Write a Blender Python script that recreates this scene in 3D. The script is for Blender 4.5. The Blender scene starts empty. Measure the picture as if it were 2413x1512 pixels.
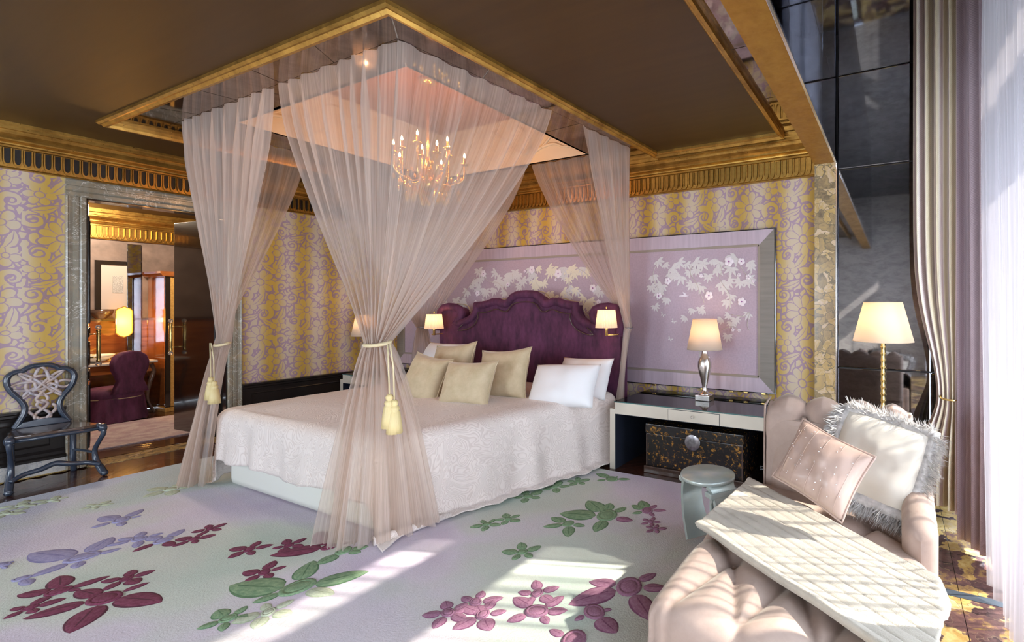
import bpy, bmesh, math, random
from mathutils import Vector, Matrix, noise as mnoise
R = math.radians
PI = math.pi
random.seed(7)
scn = bpy.context.scene
col = scn.collection
# ------------------------------------------------------------------ camera
F, CX, CY, EYE, YAW = 1125.0, 1550.0, 718.0, 1.5, R(26.41)
cs, sn = math.cos(YAW), math.sin(YAW)
cam = bpy.data.cameras.new('camera'); camo = bpy.data.objects.new('camera', cam); col.objects.link(camo)
camo.location = (0, 0, EYE); camo.rotation_euler = (PI/2, 0, YAW)
cam.sensor_width = 36; cam.lens = F/2413*36; cam.clip_start = .05
cam.shift_x = (1206.5-CX)/2413; cam.shift_y = (CY-756)/2413
scn.camera = camo
# ------------------------------------------------------------------ world, sun, exposure
w = bpy.data.worlds.new('world'); scn.world = w; w.use_nodes = True
bg = w.node_tree.nodes['Background']
bg.inputs[0].default_value = (.78, .88, 1, 1); bg.inputs[1].default_value = 9.0
sd = bpy.data.lights.new('sun', 'SUN'); sd.energy = 18; sd.angle = R(.7); sd.color = (1, .90, .78)
so = bpy.data.objects.new('sun', sd); col.objects.link(so)
so.rotation_euler = Vector((-.94, -.34, -.80)).to_track_quat('-Z', 'Y').to_euler()
def portal(loc, rot, sx, sy):
    l = bpy.data.lights.new('window_portal', 'AREA'); l.shape = 'RECTANGLE'; l.size = sx; l.size_y = sy
    l.cycles.is_portal = True
    o = bpy.data.objects.new('window_portal', l); o.location = loc; o.rotation_euler = rot; col.objects.link(o)
vs = scn.view_settings
vs.view_transform = 'Standard'; vs.look = 'None'; vs.gamma = 1; vs.use_curve_mapping = False
vs.exposure = .80
scn.cycles.transparent_max_bounces = 32
scn.cycles.max_bounces = 8; scn.cycles.diffuse_bounces = 4; scn.cycles.glossy_bounces = 4
scn.cycles.caustics_reflective = False; scn.cycles.caustics_refractive = False
scn.cycles.sample_clamp_indirect = 6
# ------------------------------------------------------------------ pixel -> place
def ray(u, v):
    r = (u-CX)/F
    return Vector((cs*r-sn, sn*r+cs, (CY-v)/F))
def at_z(u, v, z):
    d = ray(u, v); return Vector((0, 0, EYE))+d*((z-EYE)/d.z)
def at_y(u, v, y):
    d = ray(u, v); return Vector((0, 0, EYE))+d*(y/d.y)
def at_x(u, v, x):
    d = ray(u, v); return Vector((0, 0, EYE))+d*(x/d.x)
def at_d(u, v, dep):
    return Vector((0, 0, EYE))+ray(u, v)*dep
# ------------------------------------------------------------------ objects
def link(name, data, parent=None):
    o = bpy.data.objects.new(name, data); col.objects.link(o)
    if parent is not None:
        o.parent = parent
        o.matrix_parent_inverse = Matrix.Identity(4)
    return o
def tag(o, label=None, cat=None, group=None, kind=None):
    for k, v in (('label', label), ('category', cat), ('group', group), ('kind', kind)):
        if v: o[k] = v
    return o
def root(name, loc, label, cat, group=None, rz=0, kind=None):
    o = bpy.data.objects.new(name, None); col.objects.link(o)
    o.empty_display_size = .1
    o.location = loc; o.rotation_euler = (0, 0, rz)
    return tag(o, label, cat, group, kind)
def mesh(verts, faces, mats, smooth=False, mi=None):
    me = bpy.data.meshes.new('m'); me.from_pydata([tuple(v) for v in verts], [], faces)
    for m in (mats if isinstance(mats, (list, tuple)) else [mats]): me.materials.append(m)
    if mi: me.polygons.foreach_set('material_index', mi)
    if smooth: me.polygons.foreach_set('use_smooth', [True]*len(me.polygons))
    me.update(); return me
def bmm(bm, mats, smooth=False):
    me = bpy.data.meshes.new('m'); bm.normal_update(); bm.to_mesh(me); bm.free()
    for m in (mats if isinstance(mats, (list, tuple)) else [mats]): me.materials.append(m)
    if smooth: me.polygons.foreach_set('use_smooth', [True]*len(me.polygons))
    return me
def bx(bm, a, b, bev=0, mi=0):
    """axis box from corner a to corner b, optional bevel"""
    c = [(a[i]+b[i])/2 for i in range(3)]; s = [abs(b[i]-a[i]) for i in range(3)]
    g = bmesh.ops.create_cube(bm, size=1)
    bmesh.ops.scale(bm, vec=s, verts=g['verts']); bmesh.ops.translate(bm, vec=c, verts=g['verts'])
    fs = set(f for v in g['verts'] for f in v.link_faces)
    if bev:
        es = list(set(e for v in g['verts'] for e in v.link_edges))
        r = bmesh.ops.bevel(bm, geom=es, offset=bev, segments=2, profile=.7, affect='EDGES')
        fs |= set(f for f in r['faces'])
    if mi:
        for f in fs:
            if f.is_valid: f.material_index = mi
def box(name, a, b, mat, parent=None, bev=0, smooth=False):
    bm = bmesh.new(); bx(bm, a, b, bev); return link(name, bmm(bm, mat, smooth), parent)
def boxes(name, lst, mat, parent=None, bev=0):
    bm = bmesh.new()
    for a, b in lst: bx(bm, a, b, bev)
    return link(name, bmm(bm, mat), parent)
def prism(name, pts, axis, lo, hi, mat, parent=None, bev=0, smooth=False):
    """closed outline pts (2d) extruded along an axis; pts are the other two coordinates in xyz order"""
    def p3(p, t):
        q = list(p); q.insert(axis, t); return q
    bm = bmesh.new()
    A = [bm.verts.new(p3(p, lo)) for p in pts]
    f = bm.faces.new(A)
    r = bmesh.ops.extrude_face_region(bm, geom=[f])
    vs_ = [g for g in r['geom'] if isinstance(g, bmesh.types.BMVert)]
    d = [0, 0, 0]; d[axis] = hi-lo
    bmesh.ops.translate(bm, vec=d, verts=vs_)
    bmesh.ops.recalc_face_normals(bm, faces=bm.faces[:])
    if bev:
        es = [e for e in bm.edges if abs(e.verts[0].co[axis]-e.verts[1].co[axis]) < 1e-6]
        bmesh.ops.bevel(bm, geom=es, offset=bev, segments=3, profile=.6, affect='EDGES', clamp_overlap=True)
    return link(name, bmm(bm, mat, smooth), parent)
def lathe_bm(bm, prof, n=24, center=(0, 0, 0), flute=0, nfl=0):
    rings = []
    for r, z in prof:
        ring = []
        for i in range(n):
            a = 2*PI*i/n; rr = r*(1+(flute*math.cos(nfl*a) if flute else 0))
            ring.append(bm.verts.new((center[0]+rr*math.cos(a), center[1]+rr*math.sin(a), center[2]+z)))
        rings.append(ring)
    for k in range(len(rings)-1):
        for i in range(n):
            j = (i+1) % n
            bm.faces.new((rings[k][i], rings[k][j], rings[k+1][j], rings[k+1][i]))
    if prof[0][0] > 1e-4: bm.faces.new(rings[0][::-1])
    if prof[-1][0] > 1e-4: bm.faces.new(rings[-1])
def lathe(name, prof, mat, parent=None, n=24, loc=(0, 0, 0), smooth=True, flute=0, nfl=0):
    bm = bmesh.new(); lathe_bm(bm, prof, n, loc, flute, nfl)
    bmesh.ops.remove_doubles(bm, verts=bm.verts[:], dist=1e-5)
    return link(name, bmm(bm, mat, smooth), parent)
def spline(pts, n=8, closed=False):
    """Catmull-Rom through pts"""
    P = [Vector(p) for p in pts]; out = []
    m = len(P)
    for i in range(m if closed else m-1):
        if closed: a, b, c, d = P[(i-1) % m], P[i], P[(i+1) % m], P[(i+2) % m]
        else: a, b, c, d = P[max(i-1, 0)], P[i], P[i+1], P[min(i+2, m-1)]
        for k in range(n):
            t = k/n
            out.append(.5*((2*b)+(c-a)*t+(2*a-5*b+4*c-d)*t*t+(3*b-a-3*c+d)*t**3))
    if not closed: out.append(P[-1])
    return out
def tube_bm(bm, pts, rad, n=8, closed=False, flat=None):
    """tube along pts; rad number or function of 0..1; flat=(axis vec, ratio) squashes"""
    P = [Vector(p) for p in pts]; m = len(P); rings = []
    up = Vector((0, 0, 1)); prev = None
    for i in range(m):
        t = (P[(i+1) % m]-P[i-1]) if closed else (P[min(i+1, m-1)]-P[max(i-1, 0)])
        if t.length < 1e-9: t = Vector((0, 0, 1))
        t.normalize()
        if prev is None:
            a = up if abs(t.z) < .9 else Vector((1, 0, 0))
            x = t.cross(a).normalized()
        else:
            x = (prev-t*prev.dot(t)).normalized()
        prev = x; y = t.cross(x)
        r = rad(i/max(m-1, 1)) if callable(rad) else rad
        rx, ry = (r if isinstance(r, tuple) else (r, r))
        rings.append([bm.verts.new(P[i]+x*rx*math.cos(2*PI*k/n)+y*ry*math.sin(2*PI*k/n)) for k in range(n)])
    for i in range(m if closed else m-1):
        A, B = rings[i], rings[(i+1) % m]
        for k in range(n):
            l = (k+1) % n; bm.faces.new((A[k], A[l], B[l], B[k]))
    if not closed:
        bm.faces.new(rings[0][::-1]); bm.faces.new(rings[-1])
def tube(name, pts, rad, mat, parent=None, n=8, closed=False, smooth=True):
    bm = bmesh.new(); tube_bm(bm, pts, rad, n, closed)
    bmesh.ops.recalc_face_normals(bm, faces=bm.faces[:])
    return link(name, bmm(bm, mat, smooth), parent)
def grid(name, fn, nu, nv, mat, parent=None, smooth=True, thick=0):
    V = [fn(i/nu, j/nv) for j in range(nv+1) for i in range(nu+1)]
    Fc = [(j*(nu+1)+i, j*(nu+1)+i+1, (j+1)*(nu+1)+i+1, (j+1)*(nu+1)+i) for j in range(nv) for i in range(nu)]
    me = mesh(V, Fc, mat, smooth)
    uvl = me.uv_layers.new(name='UVMap'); n1 = nu+1; uvs = []
    for f in Fc:
        for k in f: uvs += [(k % n1)/nu, (k//n1)/nv]
    uvl.data.foreach_set('uv', uvs)
    o = link(name, me, parent)
    if thick:
        s = o.modifiers.new('thick', 'SOLIDIFY'); s.thickness = thick; s.offset = 0
    return o
def clone(o, parent=None):
    c = o.copy(); col.objects.link(c)
    if parent is not None: c.parent = parent
    return c
def clone_tree(o, loc, rz=None, label=None):
    c = o.copy(); col.objects.link(c); c.location = loc
    if rz is not None: c.rotation_euler = (0, 0, rz)
    if label: c['label'] = label
    for ch in list(o.children):
        d = ch.copy(); col.objects.link(d); d.parent = c
        for g in list(ch.children):
            e = g.copy(); col.objects.link(e); e.parent = d
    return c
def lamp_light(name, loc, power, color=(1, .62, .3), size=.04, parent=None):
    l = bpy.data.lights.new(name, 'POINT'); l.energy = power; l.color = color; l.shadow_soft_size = size
    o = bpy.data.objects.new(name, l); o.location = loc; col.objects.link(o)
    if parent is not None: o.parent = parent
    return o
# ------------------------------------------------------------------ material helpers
class E:
    """number-valued node expression"""
    nt = None
    def __init__(s, k): s.k = k
    @staticmethod
    def m(op, *a):
        n = E.nt.nodes.new('ShaderNodeMath'); n.operation = op
        for i, x in enumerate(a):
            if isinstance(x, E): E.nt.links.new(x.k, n.inputs[i])
            else: n.inputs[i].default_value = x
        return E(n.outputs[0])
    def __add__(s, o): return E.m('ADD', s, o)
    __radd__ = __add__
    def __sub__(s, o): return E.m('SUBTRACT', s, o)
    def __rsub__(s, o): return E.m('SUBTRACT', o, s)
    def __mul__(s, o): return E.m('MULTIPLY', s, o)
    __rmul__ = __mul__
    def __truediv__(s, o): return E.m('DIVIDE', s, o)
    def lt(s, o): return E.m('LESS_THAN', s, o)
    def gt(s, o): return E.m('GREATER_THAN', s, o)
    def abs(s): return E.m('ABSOLUTE', s)
    def sin(s): return E.m('SINE', s)
    def cos(s): return E.m('COSINE', s)
    def sqrt(s): return E.m('SQRT', s)
    def mod(s, o): return E.m('FLOORED_MODULO', s, o)
    def floor(s): return E.m('FLOOR', s)
    def pow(s, o): return E.m('POWER', s, o)
    def max(s, o): return E.m('MAXIMUM', s, o)
    def min(s, o): return E.m('MINIMUM', s, o)
    def at2(s, o): return E.m('ARCTAN2', s, o)
def newmat(name):
    m = bpy.data.materials.new(name); m.use_nodes = True
    nt = m.node_tree; E.nt = nt
    return m, nt, nt.nodes['Principled BSDF']
def mixc(nt, fac, a, b, blend='MIX'):
    n = nt.nodes.new('ShaderNodeMix'); n.data_type = 'RGBA'; n.blend_type = blend
    for i, x in ((0, fac), (6, a), (7, b)):
        if isinstance(x, E): nt.links.new(x.k, n.inputs[i])
        elif isinstance(x, bpy.types.NodeSocket): nt.links.new(x, n.inputs[i])
        elif i == 0: n.inputs[0].default_value = x
        else: n.inputs[i].default_value = (*x, 1) if len(x) == 3 else x
    return n.outputs[2]
def pos(nt, scale=(1, 1, 1), obj=True):
    t = nt.nodes.new('ShaderNodeTexCoord'); mp = nt.nodes.new('ShaderNodeMapping')
    mp.inputs['Scale'].default_value = scale
    nt.links.new(t.outputs['Object'], mp.inputs[0]); return mp.outputs[0]
def xyz(nt, vec):
    s = nt.nodes.new('ShaderNodeSeparateXYZ'); nt.links.new(vec, s.inputs[0])
    return [E(o) for o in s.outputs]
def nz(nt, vec, scale, detail=3, rough=.55, dist=0):
    n = nt.nodes.new('ShaderNodeTexNoise'); n.inputs['Scale'].default_value = scale
    n.inputs['Detail'].default_value = detail; n.inputs['Roughness'].default_value = rough
    n.inputs['Distortion'].default_value = dist
    nt.links.new(vec, n.inputs['Vector']); return n
def ramp(nt, fac, stops):
    n = nt.nodes.new('ShaderNodeValToRGB'); c = n.color_ramp
    while len(c.elements) < len(stops): c.elements.new(.5)
    for e, (p, k) in zip(c.elements, stops):
        e.position = p; e.color = (*k, 1)
    nt.links.new(fac.k if isinstance(fac, E) else fac, n.inputs[0]); return n.outputs[0]
def bump(nt, b, h, strength=.3, dist=.01):
    n = nt.nodes.new('ShaderNodeBump'); n.inputs['Strength'].default_value = strength; n.inputs['Distance'].default_value = dist
    nt.links.new(h.k if isinstance(h, E) else h, n.inputs['Height']); nt.links.new(n.outputs[0], b.inputs['Normal'])
def setc(nt, b, sock): nt.links.new(sock.k if isinstance(sock, E) else sock, b.inputs['Base Color'])
def pm(name, c, rough=.5, metal=0, var=0, vs_=(6, 6, 6), bmp=0, bs=(60, 60, 60), sheen=0, coat=0, spec=None, emit=None, estr=0, c2=None, alpha=None, sheenc=None):
    m, nt, b = newmat(name)
    b.inputs['Base Color'].default_value = (*c, 1); b.inputs['Roughness'].default_value = rough; b.inputs['Metallic'].default_value = metal
    if var:
        n = nz(nt, pos(nt, vs_), 1, 4)
        d = c2 or tuple(x*(1-var) for x in c)
        setc(nt, b, ramp(nt, n.outputs[0], [(.3, d), (.7, c)]))
    if bmp:
        n = nz(nt, pos(nt, bs), 1, 3); bump(nt, b, n.outputs[0], bmp, .004)
    if sheen:
        b.inputs['Sheen Weight'].default_value = sheen; b.inputs['Sheen Roughness'].default_value = .35
        b.inputs['Sheen Tint'].default_value = (*(sheenc or c), 1)
    if coat: b.inputs['Coat Weight'].default_value = coat; b.inputs['Coat Roughness'].default_value = .05
    if spec is not None: b.inputs['Specular IOR Level'].default_value = spec
    if emit: b.inputs['Emission Color'].default_value = (*emit, 1); b.inputs['Emission Strength'].default_value = estr
    return m
# ------------------------------------------------------------------ materials
def damask():
    m, nt, b = newmat('damask_wallpaper')
    p = pos(nt)
    wob = nz(nt, p, 7, 2)
    x, y, z = xyz(nt, p); w_ = E(wob.outputs[0])-.5
    a = x+y+w_*.035; zz = z-w_*.03
    PX, PZ = .50, .66
    colm = (a/PX).floor()
    zz = zz+colm.mod(2)*(PZ*.5)
    u = a-(a/PX).floor()*PX-PX/2
    v = zz-(zz/PZ).floor()*PZ-PZ/2
    masks, halo = [], []
    def flower(cx, cy, r, n, ph=0, inner=.22, k=.35):
        dx, dy = u-cx, v-cy
        d = (dx*dx+dy*dy).sqrt(); th = dy.at2(dx)*(n/2)+ph
        cc_ = th.cos().abs()
        edge = (cc_.pow(.55)*(1-k)+k)*r
        g = d-edge
        line = cc_.lt(.17)*d.gt(r*inner)
        ring = ((d-r*inner).abs()).lt(r*.04)
        masks.append(g.lt(0)*(1-line.max(ring))); halo.append(g.lt(.015))
    def leaf(cx, cy, ang, L, Wd, bend=0):
        ca, sa = math.cos(ang), math.sin(ang)
        dx, dy = u-cx, v-cy
        s = dx*ca+dy*sa; q = s/L
        t = ((dy*ca-dx*sa)-(q*q)*bend).abs()
        wd = (1-q*q).max(0)*Wd
        masks.append(t.lt(wd)*t.gt(.003)); halo.append(t.lt(wd+.013)*q.abs().lt(1.05))
    def scroll(cx, cy, r, wd, a0=0, flip=1):
        dx, dy = (u-cx)*flip, v-cy
        d = (dx*dx+dy*dy).sqrt(); th = (dy.at2(dx)+(PI+a0)).mod(2*PI)/(2*PI)
        g = (d-r*(1-.62*th)).abs(); ww = wd*(1.2-th)
        masks.append(g.lt(ww)); halo.append(g.lt(ww+.013))
    flower(-.02, .12, .150, 9, .2, .24, .5)
    flower(.14, -.11, .110, 5, .6, .25, .42)
    flower(-.155, -.17, .095, 6, .1, .3, .45)
    flower(.165, .27, .090, 5, .9, .25, .42)
    scroll(-.165, -.02, .085, .026, .5)
    scroll(.02, -.26, .095, .028, 2.2, -1)
    scroll(.195, .08, .070, .022, 4.0, -1)
    scroll(-.19, .27, .075, .022, 1.2)
    leaf(-.03, -.09, .9, .11, .036, .03)
    leaf(.20, -.27, 1.2, .10, .032, .03)
    leaf(-.12, -.30, .3, .09, .028, .02)
    leaf(.06, .29, -.5, .08, .026, .02)
    mk, hl = masks[0], halo[0]
    for q in masks[1:]: mk = mk.max(q)
    for q in halo[1:]: hl = hl.max(q)
    vo = nt.nodes.new('ShaderNodeTexVoronoi'); vo.feature = 'DISTANCE_TO_EDGE'; vo.voronoi_dimensions = '2D'; vo.inputs['Scale'].default_value = 17
    cmb = nt.nodes.new('ShaderNodeCombineXYZ'); nt.links.new((a+w_*.10).k, cmb.inputs[0]); nt.links.new((z*.75+w_*.12).k, cmb.inputs[1]); nt.links.new(cmb.outputs[0], vo.inputs['Vector'])
    fill = E(vo.outputs['Distance']).gt(.13)
    mk = mk.max(fill*(1-hl))
    st = ((a*(2*PI/.34)).sin()*.5+.5)
    st2 = st*.8+E(nz(nt, pos(nt, (3, 3, .4)), 1, 2).outputs[0])*.35-.08
    fig = ramp(nt, st2, [(.12, (.64, .53, .39)), (.45, (.60, .44, .19)), (.85, (.54, .34, .06))])
    gnd = ramp(nt, st2, [(.1, (.44, .31, .40)), (.9, (.31, .19, .20))])
    setc(nt, b, mixc(nt, mk, gnd, fig))
    r = E.m('MULTIPLY_ADD', mk, -.08, .5); nt.links.new(r.k, b.inputs['Roughness'])
    b.inputs['Specular IOR Level'].default_value = .4
    bump(nt, b, mk, .15, .002)
    return m
M = {}
M['damask'] = damask()
def gold(name, c, c2, rough=.34):
    m, nt, b = newmat(name)
    p = pos(nt, (5, 5, 5)); n = nz(nt, p, 1.6, 6, .65)
    setc(nt, b, ramp(nt, n.outputs[0], [(.3, c2), (.65, c)])); b.inputs['Metallic'].default_value = .85
    n2 = nz(nt, p, 9, 3); nt.links.new((E(n2.outputs[0])*.3+rough-.12).k, b.inputs['Roughness'])
    return m
M['gold'] = gold('gilded_plaster', (.58, .34, .08), (.27, .14, .03), .30)
M['goldleaf'] = gold('gold_leaf_beam', (.50, .27, .05), (.36, .17, .028), .40)
M['brass'] = gold('polished_brass', (.85, .60, .22), (.75, .48, .15), .2)
M['silver'] = pm('silver_leaf', (.78, .74, .71), .24, 1)
M['chrome'] = pm('chrome', (.85, .85, .87), .12, 1)
def antique(name, c1, c2, rough=.07):
    m, nt, b = newmat(name)
    n = nz(nt, pos(nt, (9, 9, 22)), 1, 5, .7, .5)
    setc(nt, b, ramp(nt, n.outputs[0], [(.35, c2), (.6, c1)])); b.inputs['Metallic'].default_value = 1
    b.inputs['Roughness'].default_value = rough
    return m
M['mirror_brown'] = antique('antique_mirror_bronze', (.36, .29, .25), (.25, .195, .165), .05)
M['mirror_dark'] = antique('antique_mirror_smoked', (.30, .32, .36), (.22, .235, .27), .035)
def silkbrown():
    m, nt, b = newmat('brown_silk_ceiling')
    n = nz(nt, pos(nt, (.8, 14, 1)), 1, 5, .6)
    setc(nt, b, ramp(nt, n.outputs[0], [(.3, (.040, .0165, .0032)), (.7, (.055, .0245, .0055))])); b.inputs['Roughness'].default_value = .45
    return m
M['ceil'] = silkbrown()
def breccia(name, stops, sc=9, vein=(.5, .45, .38), vw=.06, wp_=.22):
    m, nt, b = newmat(name)
    p = pos(nt); d = nz(nt, p, 4, 4); v = nt.nodes.new('ShaderNodeTexVoronoi'); v.inputs['Scale'].default_value = sc
    vm = nt.nodes.new('ShaderNodeVectorMath'); vm.operation = 'MULTIPLY_ADD'
    nt.links.new(d.outputs['Color'], vm.inputs[0]); vm.inputs[1].default_value = (wp_, wp_, wp_); nt.links.new(p, vm.inputs[2])
    nt.links.new(vm.outputs[0], v.inputs['Vector'])
    ve = nt.nodes.new('ShaderNodeTexVoronoi'); ve.feature = 'DISTANCE_TO_EDGE'; ve.inputs['Scale'].default_value = sc
    nt.links.new(vm.outputs[0], ve.inputs['Vector'])
    sep = nt.nodes.new('ShaderNodeSeparateColor'); nt.links.new(v.outputs['Color'], sep.inputs[0])
    n = nz(nt, vm.outputs[0], sc*1.6, 5, .65)
    c = ramp(nt, E(sep.outputs[0])*.55+E(n.outputs[0])*.75-.15, stops)
    ed = E(ve.outputs['Distance']).lt(vw)
    setc(nt, b, mixc(nt, ed, c, vein)); b.inputs['Roughness'].default_value = .16
    return m
M['marble_col'] = breccia('breccia_marble', [(.15, (.17, .13, .085)), (.4, (.40, .29, .15)), (.6, (.52, .36, .14)), (.85, (.66, .52, .39))], 14, (.22, .175, .11), .035, .28)
M['marble_floor'] = breccia('gold_black_marble', [(.25, (.045, .028, .03)), (.48, (.13, .07, .065)), (.60, (.34, .22, .07)), (.75, (.50, .37, .15)), (.9, (.48, .40, .31))], 6, (.16, .11, .08), .012, .5)
def marble_v(name, c1, c2, vein, sc=5):
    m, nt, b = newmat(name)
    p = pos(nt); n = nz(nt, p, sc, 6, .7, 1.2); n2 = nz(nt, p, sc*1.7, 8, .6, 2.2)
    base = ramp(nt, n.outputs[0], [(.3, c1), (.5, c2), (.7, tuple(x*.55 for x in c1))])
    vm = (E(n2.outputs[0])-.5).abs().lt(.006)
    setc(nt, b, mixc(nt, vm, base, vein)); b.inputs['Roughness'].default_value = .18
    return m
M['marble_door'] = marble_v('veined_marble', (.42, .32, .20), (.27, .25, .20), (.62, .58, .52), 2.6)
M['marble_base'] = marble_v('white_marble', (.74, .70, .64), (.62, .58, .55), (.25, .27, .35), 4)
M['black'] = pm('black_lacquer', (.012, .009, .009), .14, coat=.6)
M['blackpaint'] = pm('black_panel_paint', (.018, .014, .013), .22)
M['void'] = pm('dark_opening', (.006, .006, .008), .35)
def wood(name, c1, c2, sc=(4, 4, 40), rough=.18, coat=.4):
    m, nt, b = newmat(name)
    n = nz(nt, pos(nt, sc), 1, 5, .6, .6)
    setc(nt, b, ramp(nt, n.outputs[0], [(.3, c1), (.7, c2)])); b.inputs['Roughness'].default_value = rough; b.inputs['Coat Weight'].default_value = coat
    return m
M['parquet'] = [wood('parquet_%d' % i, tuple(x*f for x in (.040, .014, .009)), tuple(x*f for x in (.085, .030, .016)), (18, 18, 3), .2, .35) for i, f in enumerate((.8, 1, 1.25))]
M['mahog'] = wood('polished_mahogany', (.20, .055, .015), (.40, .135, .035), (3, 3, 22), .14, .8)
M['burl'] = wood('gold_burl_veneer', (.50, .27, .06), (.72, .43, .13), (40, 40, 40), .25, .5)
M['darkwood'] = wood('dark_carved_wood', (.055, .035, .028), (.10, .06, .045), (20, 20, 20), .18, .5)
def sheer(name, c, op, tcol=(1, 1, 1), stripe=170, amt=.22, tl=.5):
    m = bpy.data.materials.new(name); m.use_nodes = True; nt = m.node_tree; E.nt = nt
    nt.nodes.remove(nt.nodes['Principled BSDF']); out = nt.nodes['Material Output']
    d = nt.nodes.new('ShaderNodeBsdfDiffuse'); t = nt.nodes.new('ShaderNodeBsdfTranslucent'); tr = nt.nodes.new('ShaderNodeBsdfTransparent')
    uv = nt.nodes.new('ShaderNodeTexCoord'); mp = nt.nodes.new('ShaderNodeMapping'); mp.inputs['Scale'].default_value = (stripe, 3, 1)
    nt.links.new(uv.outputs['UV'], mp.inputs[0])
    n = nz(nt, mp.outputs[0], 1, 3)
    c_ = ramp(nt, n.outputs[0], [(.3, tuple(x*.86 for x in c)), (.7, c)])
    nt.links.new(c_, d.inputs[0]); nt.links.new(c_, t.inputs[0]); tr.inputs[0].default_value = (*tcol, 1)
    mx = nt.nodes.new('ShaderNodeMixShader'); mx.inputs[0].default_value = tl
    nt.links.new(d.outputs[0], mx.inputs[1]); nt.links.new(t.outputs[0], mx.inputs[2])
    m2 = nt.nodes.new('ShaderNodeMixShader')
    nt.links.new(((E(n.outputs[0])-.5)*amt+op).k, m2.inputs[0])
    nt.links.new(tr.outputs[0], m2.inputs[1]); nt.links.new(mx.outputs[0], m2.inputs[2]); nt.links.new(m2.outputs[0], out.inputs[0])
    return m
M['voile'] = sheer('taupe_voile', (.72, .655, .625), .50, (1, .90, .80), 210, .4, .5)
M['winsheer'] = sheer('white_window_sheer', (.60, .58, .62), .46, (1, 1, 1), 260, .35, .22)
M['lining'] = sheer('white_lining', (.88, .87, .85), .93, stripe=120, amt=.05, tl=.35)
def velvet(name, c, hi, sc=(5, 5, 2), bm_=.25):
    m, nt, b = newmat(name)
    n = nz(nt, pos(nt, sc), 2.2, 6, .7)
    setc(nt, b, ramp(nt, n.outputs[0], [(.32, c), (.68, hi)])); b.inputs['Roughness'].default_value = .8
    b.inputs['Sheen Weight'].default_value = .35; b.inputs['Sheen Roughness'].default_value = .35; b.inputs['Sheen Tint'].default_value = (*[min(1, x*3) for x in hi], 1)
    n2 = nz(nt, pos(nt, (260, 30, 260)), 1, 2); bump(nt, b, n2.outputs[0], bm_, .002)
    return m
M['purple'] = velvet('purple_crushed_velvet', (.040, .008, .030), (.125, .030, .085))
M['pinkvelvet'] = velvet('pale_pink_velvet', (.36, .265, .225), (.44, .335, .285), (3, 3, 3), .08)
M['beigevelvet'] = velvet('beige_velvet', (.47, .375, .23), (.60, .49, .33), (4, 4, 4), .08)
M['satin'] = pm('blush_satin', (.47, .34, .285), .28, sheen=.3, var=.12, vs_=(9, 9, 9))
M['whitecotton'] = pm('white_cotton', (.86, .86, .88), .75)
M['cream'] = pm('cream_velvet', (.66, .62, .54), .7, sheen=.15)
M['fur'] = pm('grey_fur', (.62, .60, .58), .85, var=.5, vs_=(30, 30, 30))
def spread():
    m, nt, b = newmat('matelasse_bedspread')
    p = pos(nt); n = nz(nt, p, 4.2, 2, .5, .6)
    wv = E(nz(nt, p, 5, 1).outputs[0])
    h = ((E(n.outputs[0])*230).sin()*.5+.5)
    c = ramp(nt, h, [(0, (.64, .55, .51)), (.5, (.77, .685, .645))])
    setc(nt, b, c); b.inputs['Roughness'].default_value = .6; b.inputs['Sheen Weight'].default_value = .25
    bump(nt, b, h, .35, .004)
    return m
M['spread'] = spread()
M['skirt'] = pm('pale_bed_skirt', (.70, .70, .64), .8)
def rugm():
    m, nt, b = newmat('wool_rug')
    p = pos(nt); x, y, z = xyz(nt, p)
    n = nz(nt, p, .75, 3, .5, .3); n2 = nz(nt, p, 1.3, 3); f = nz(nt, p, 120, 2)
    t = E(n.outputs[0])
    c = ramp(nt, t, [(.32, (.44, .54, .47)), (.46, (.56, .61, .55)), (.54, (.63, .58, .66)), (.68, (.55, .46, .60))])
    bl = ((x+4.6)*-.55).max(0).min(1)
    c = mixc(nt, bl*.75, c, (.50, .64, .80))
    c = mixc(nt, (E(n2.outputs[0])-.45).max(0)*1.6, c, (.56, .53, .50))
    c = mixc(nt, (E(f.outputs[0])-.35)*.5, c, (.36, .34, .34))
    setc(nt, b, c); b.inputs['Roughness'].default_value = .95; bump(nt, b, f.outputs[0], .5, .006)
    return m
M['rug'] = rugm()
M['rugedge'] = pm('rug_edge', (.52, .52, .5), .95)
def wool(name, c, c2=None):
    m, nt, b = newmat(name); p = pos(nt)
    n = nz(nt, p, 60, 4); n2 = nz(nt, p, 7, 3)
    cc = ramp(nt, n2.outputs[0], [(.4, c), (.62, c2 or tuple(x*1.25 for x in c))])
    cc = mixc(nt, (E(n.outputs[0])-.4).max(0)*1.2, cc, tuple(x*.5 for x in c))
    setc(nt, b, cc); b.inputs['Roughness'].default_value = .95; bump(nt, b, n.outputs[0], .4, .004)
    return m
M['r_burg'] = wool('burgundy_wool', (.15, .022, .055), (.22, .05, .10))
M['r_lila'] = wool('lilac_wool', (.27, .25, .42), (.36, .33, .50))
M['r_green'] = wool('green_wool', (.16, .27, .15), (.27, .38, .22))
M['r_pale'] = wool('pale_green_wool', (.44, .48, .36))
M['r_mauve'] = wool('mauve_wool', (.28, .12, .20), (.36, .19, .27))
M['lilacsilk'] = pm('lilac_silk', (.52, .40, .48), .5, var=.15, vs_=(60, 2, 60), bmp=.1, bs=(4, 4, 400))
M['lilacborder'] = pm('lilac_silk_border', (.56, .45, .53), .42, var=.2, vs_=(30, 2, 2), bmp=.1, bs=(4, 4, 300))
M['greysilk'] = pm('grey_silk_border', (.27, .235, .20), .45, var=.25, vs_=(2, 2, 30))
M['braid'] = pm('taupe_braid', (.36, .30, .25), .6, bmp=.6, bs=(300, 300, 300))
M['leafpaint'] = pm('pale_painted_leaf', (.80, .76, .76), .6, var=.28, vs_=(45, 45, 45))
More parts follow.
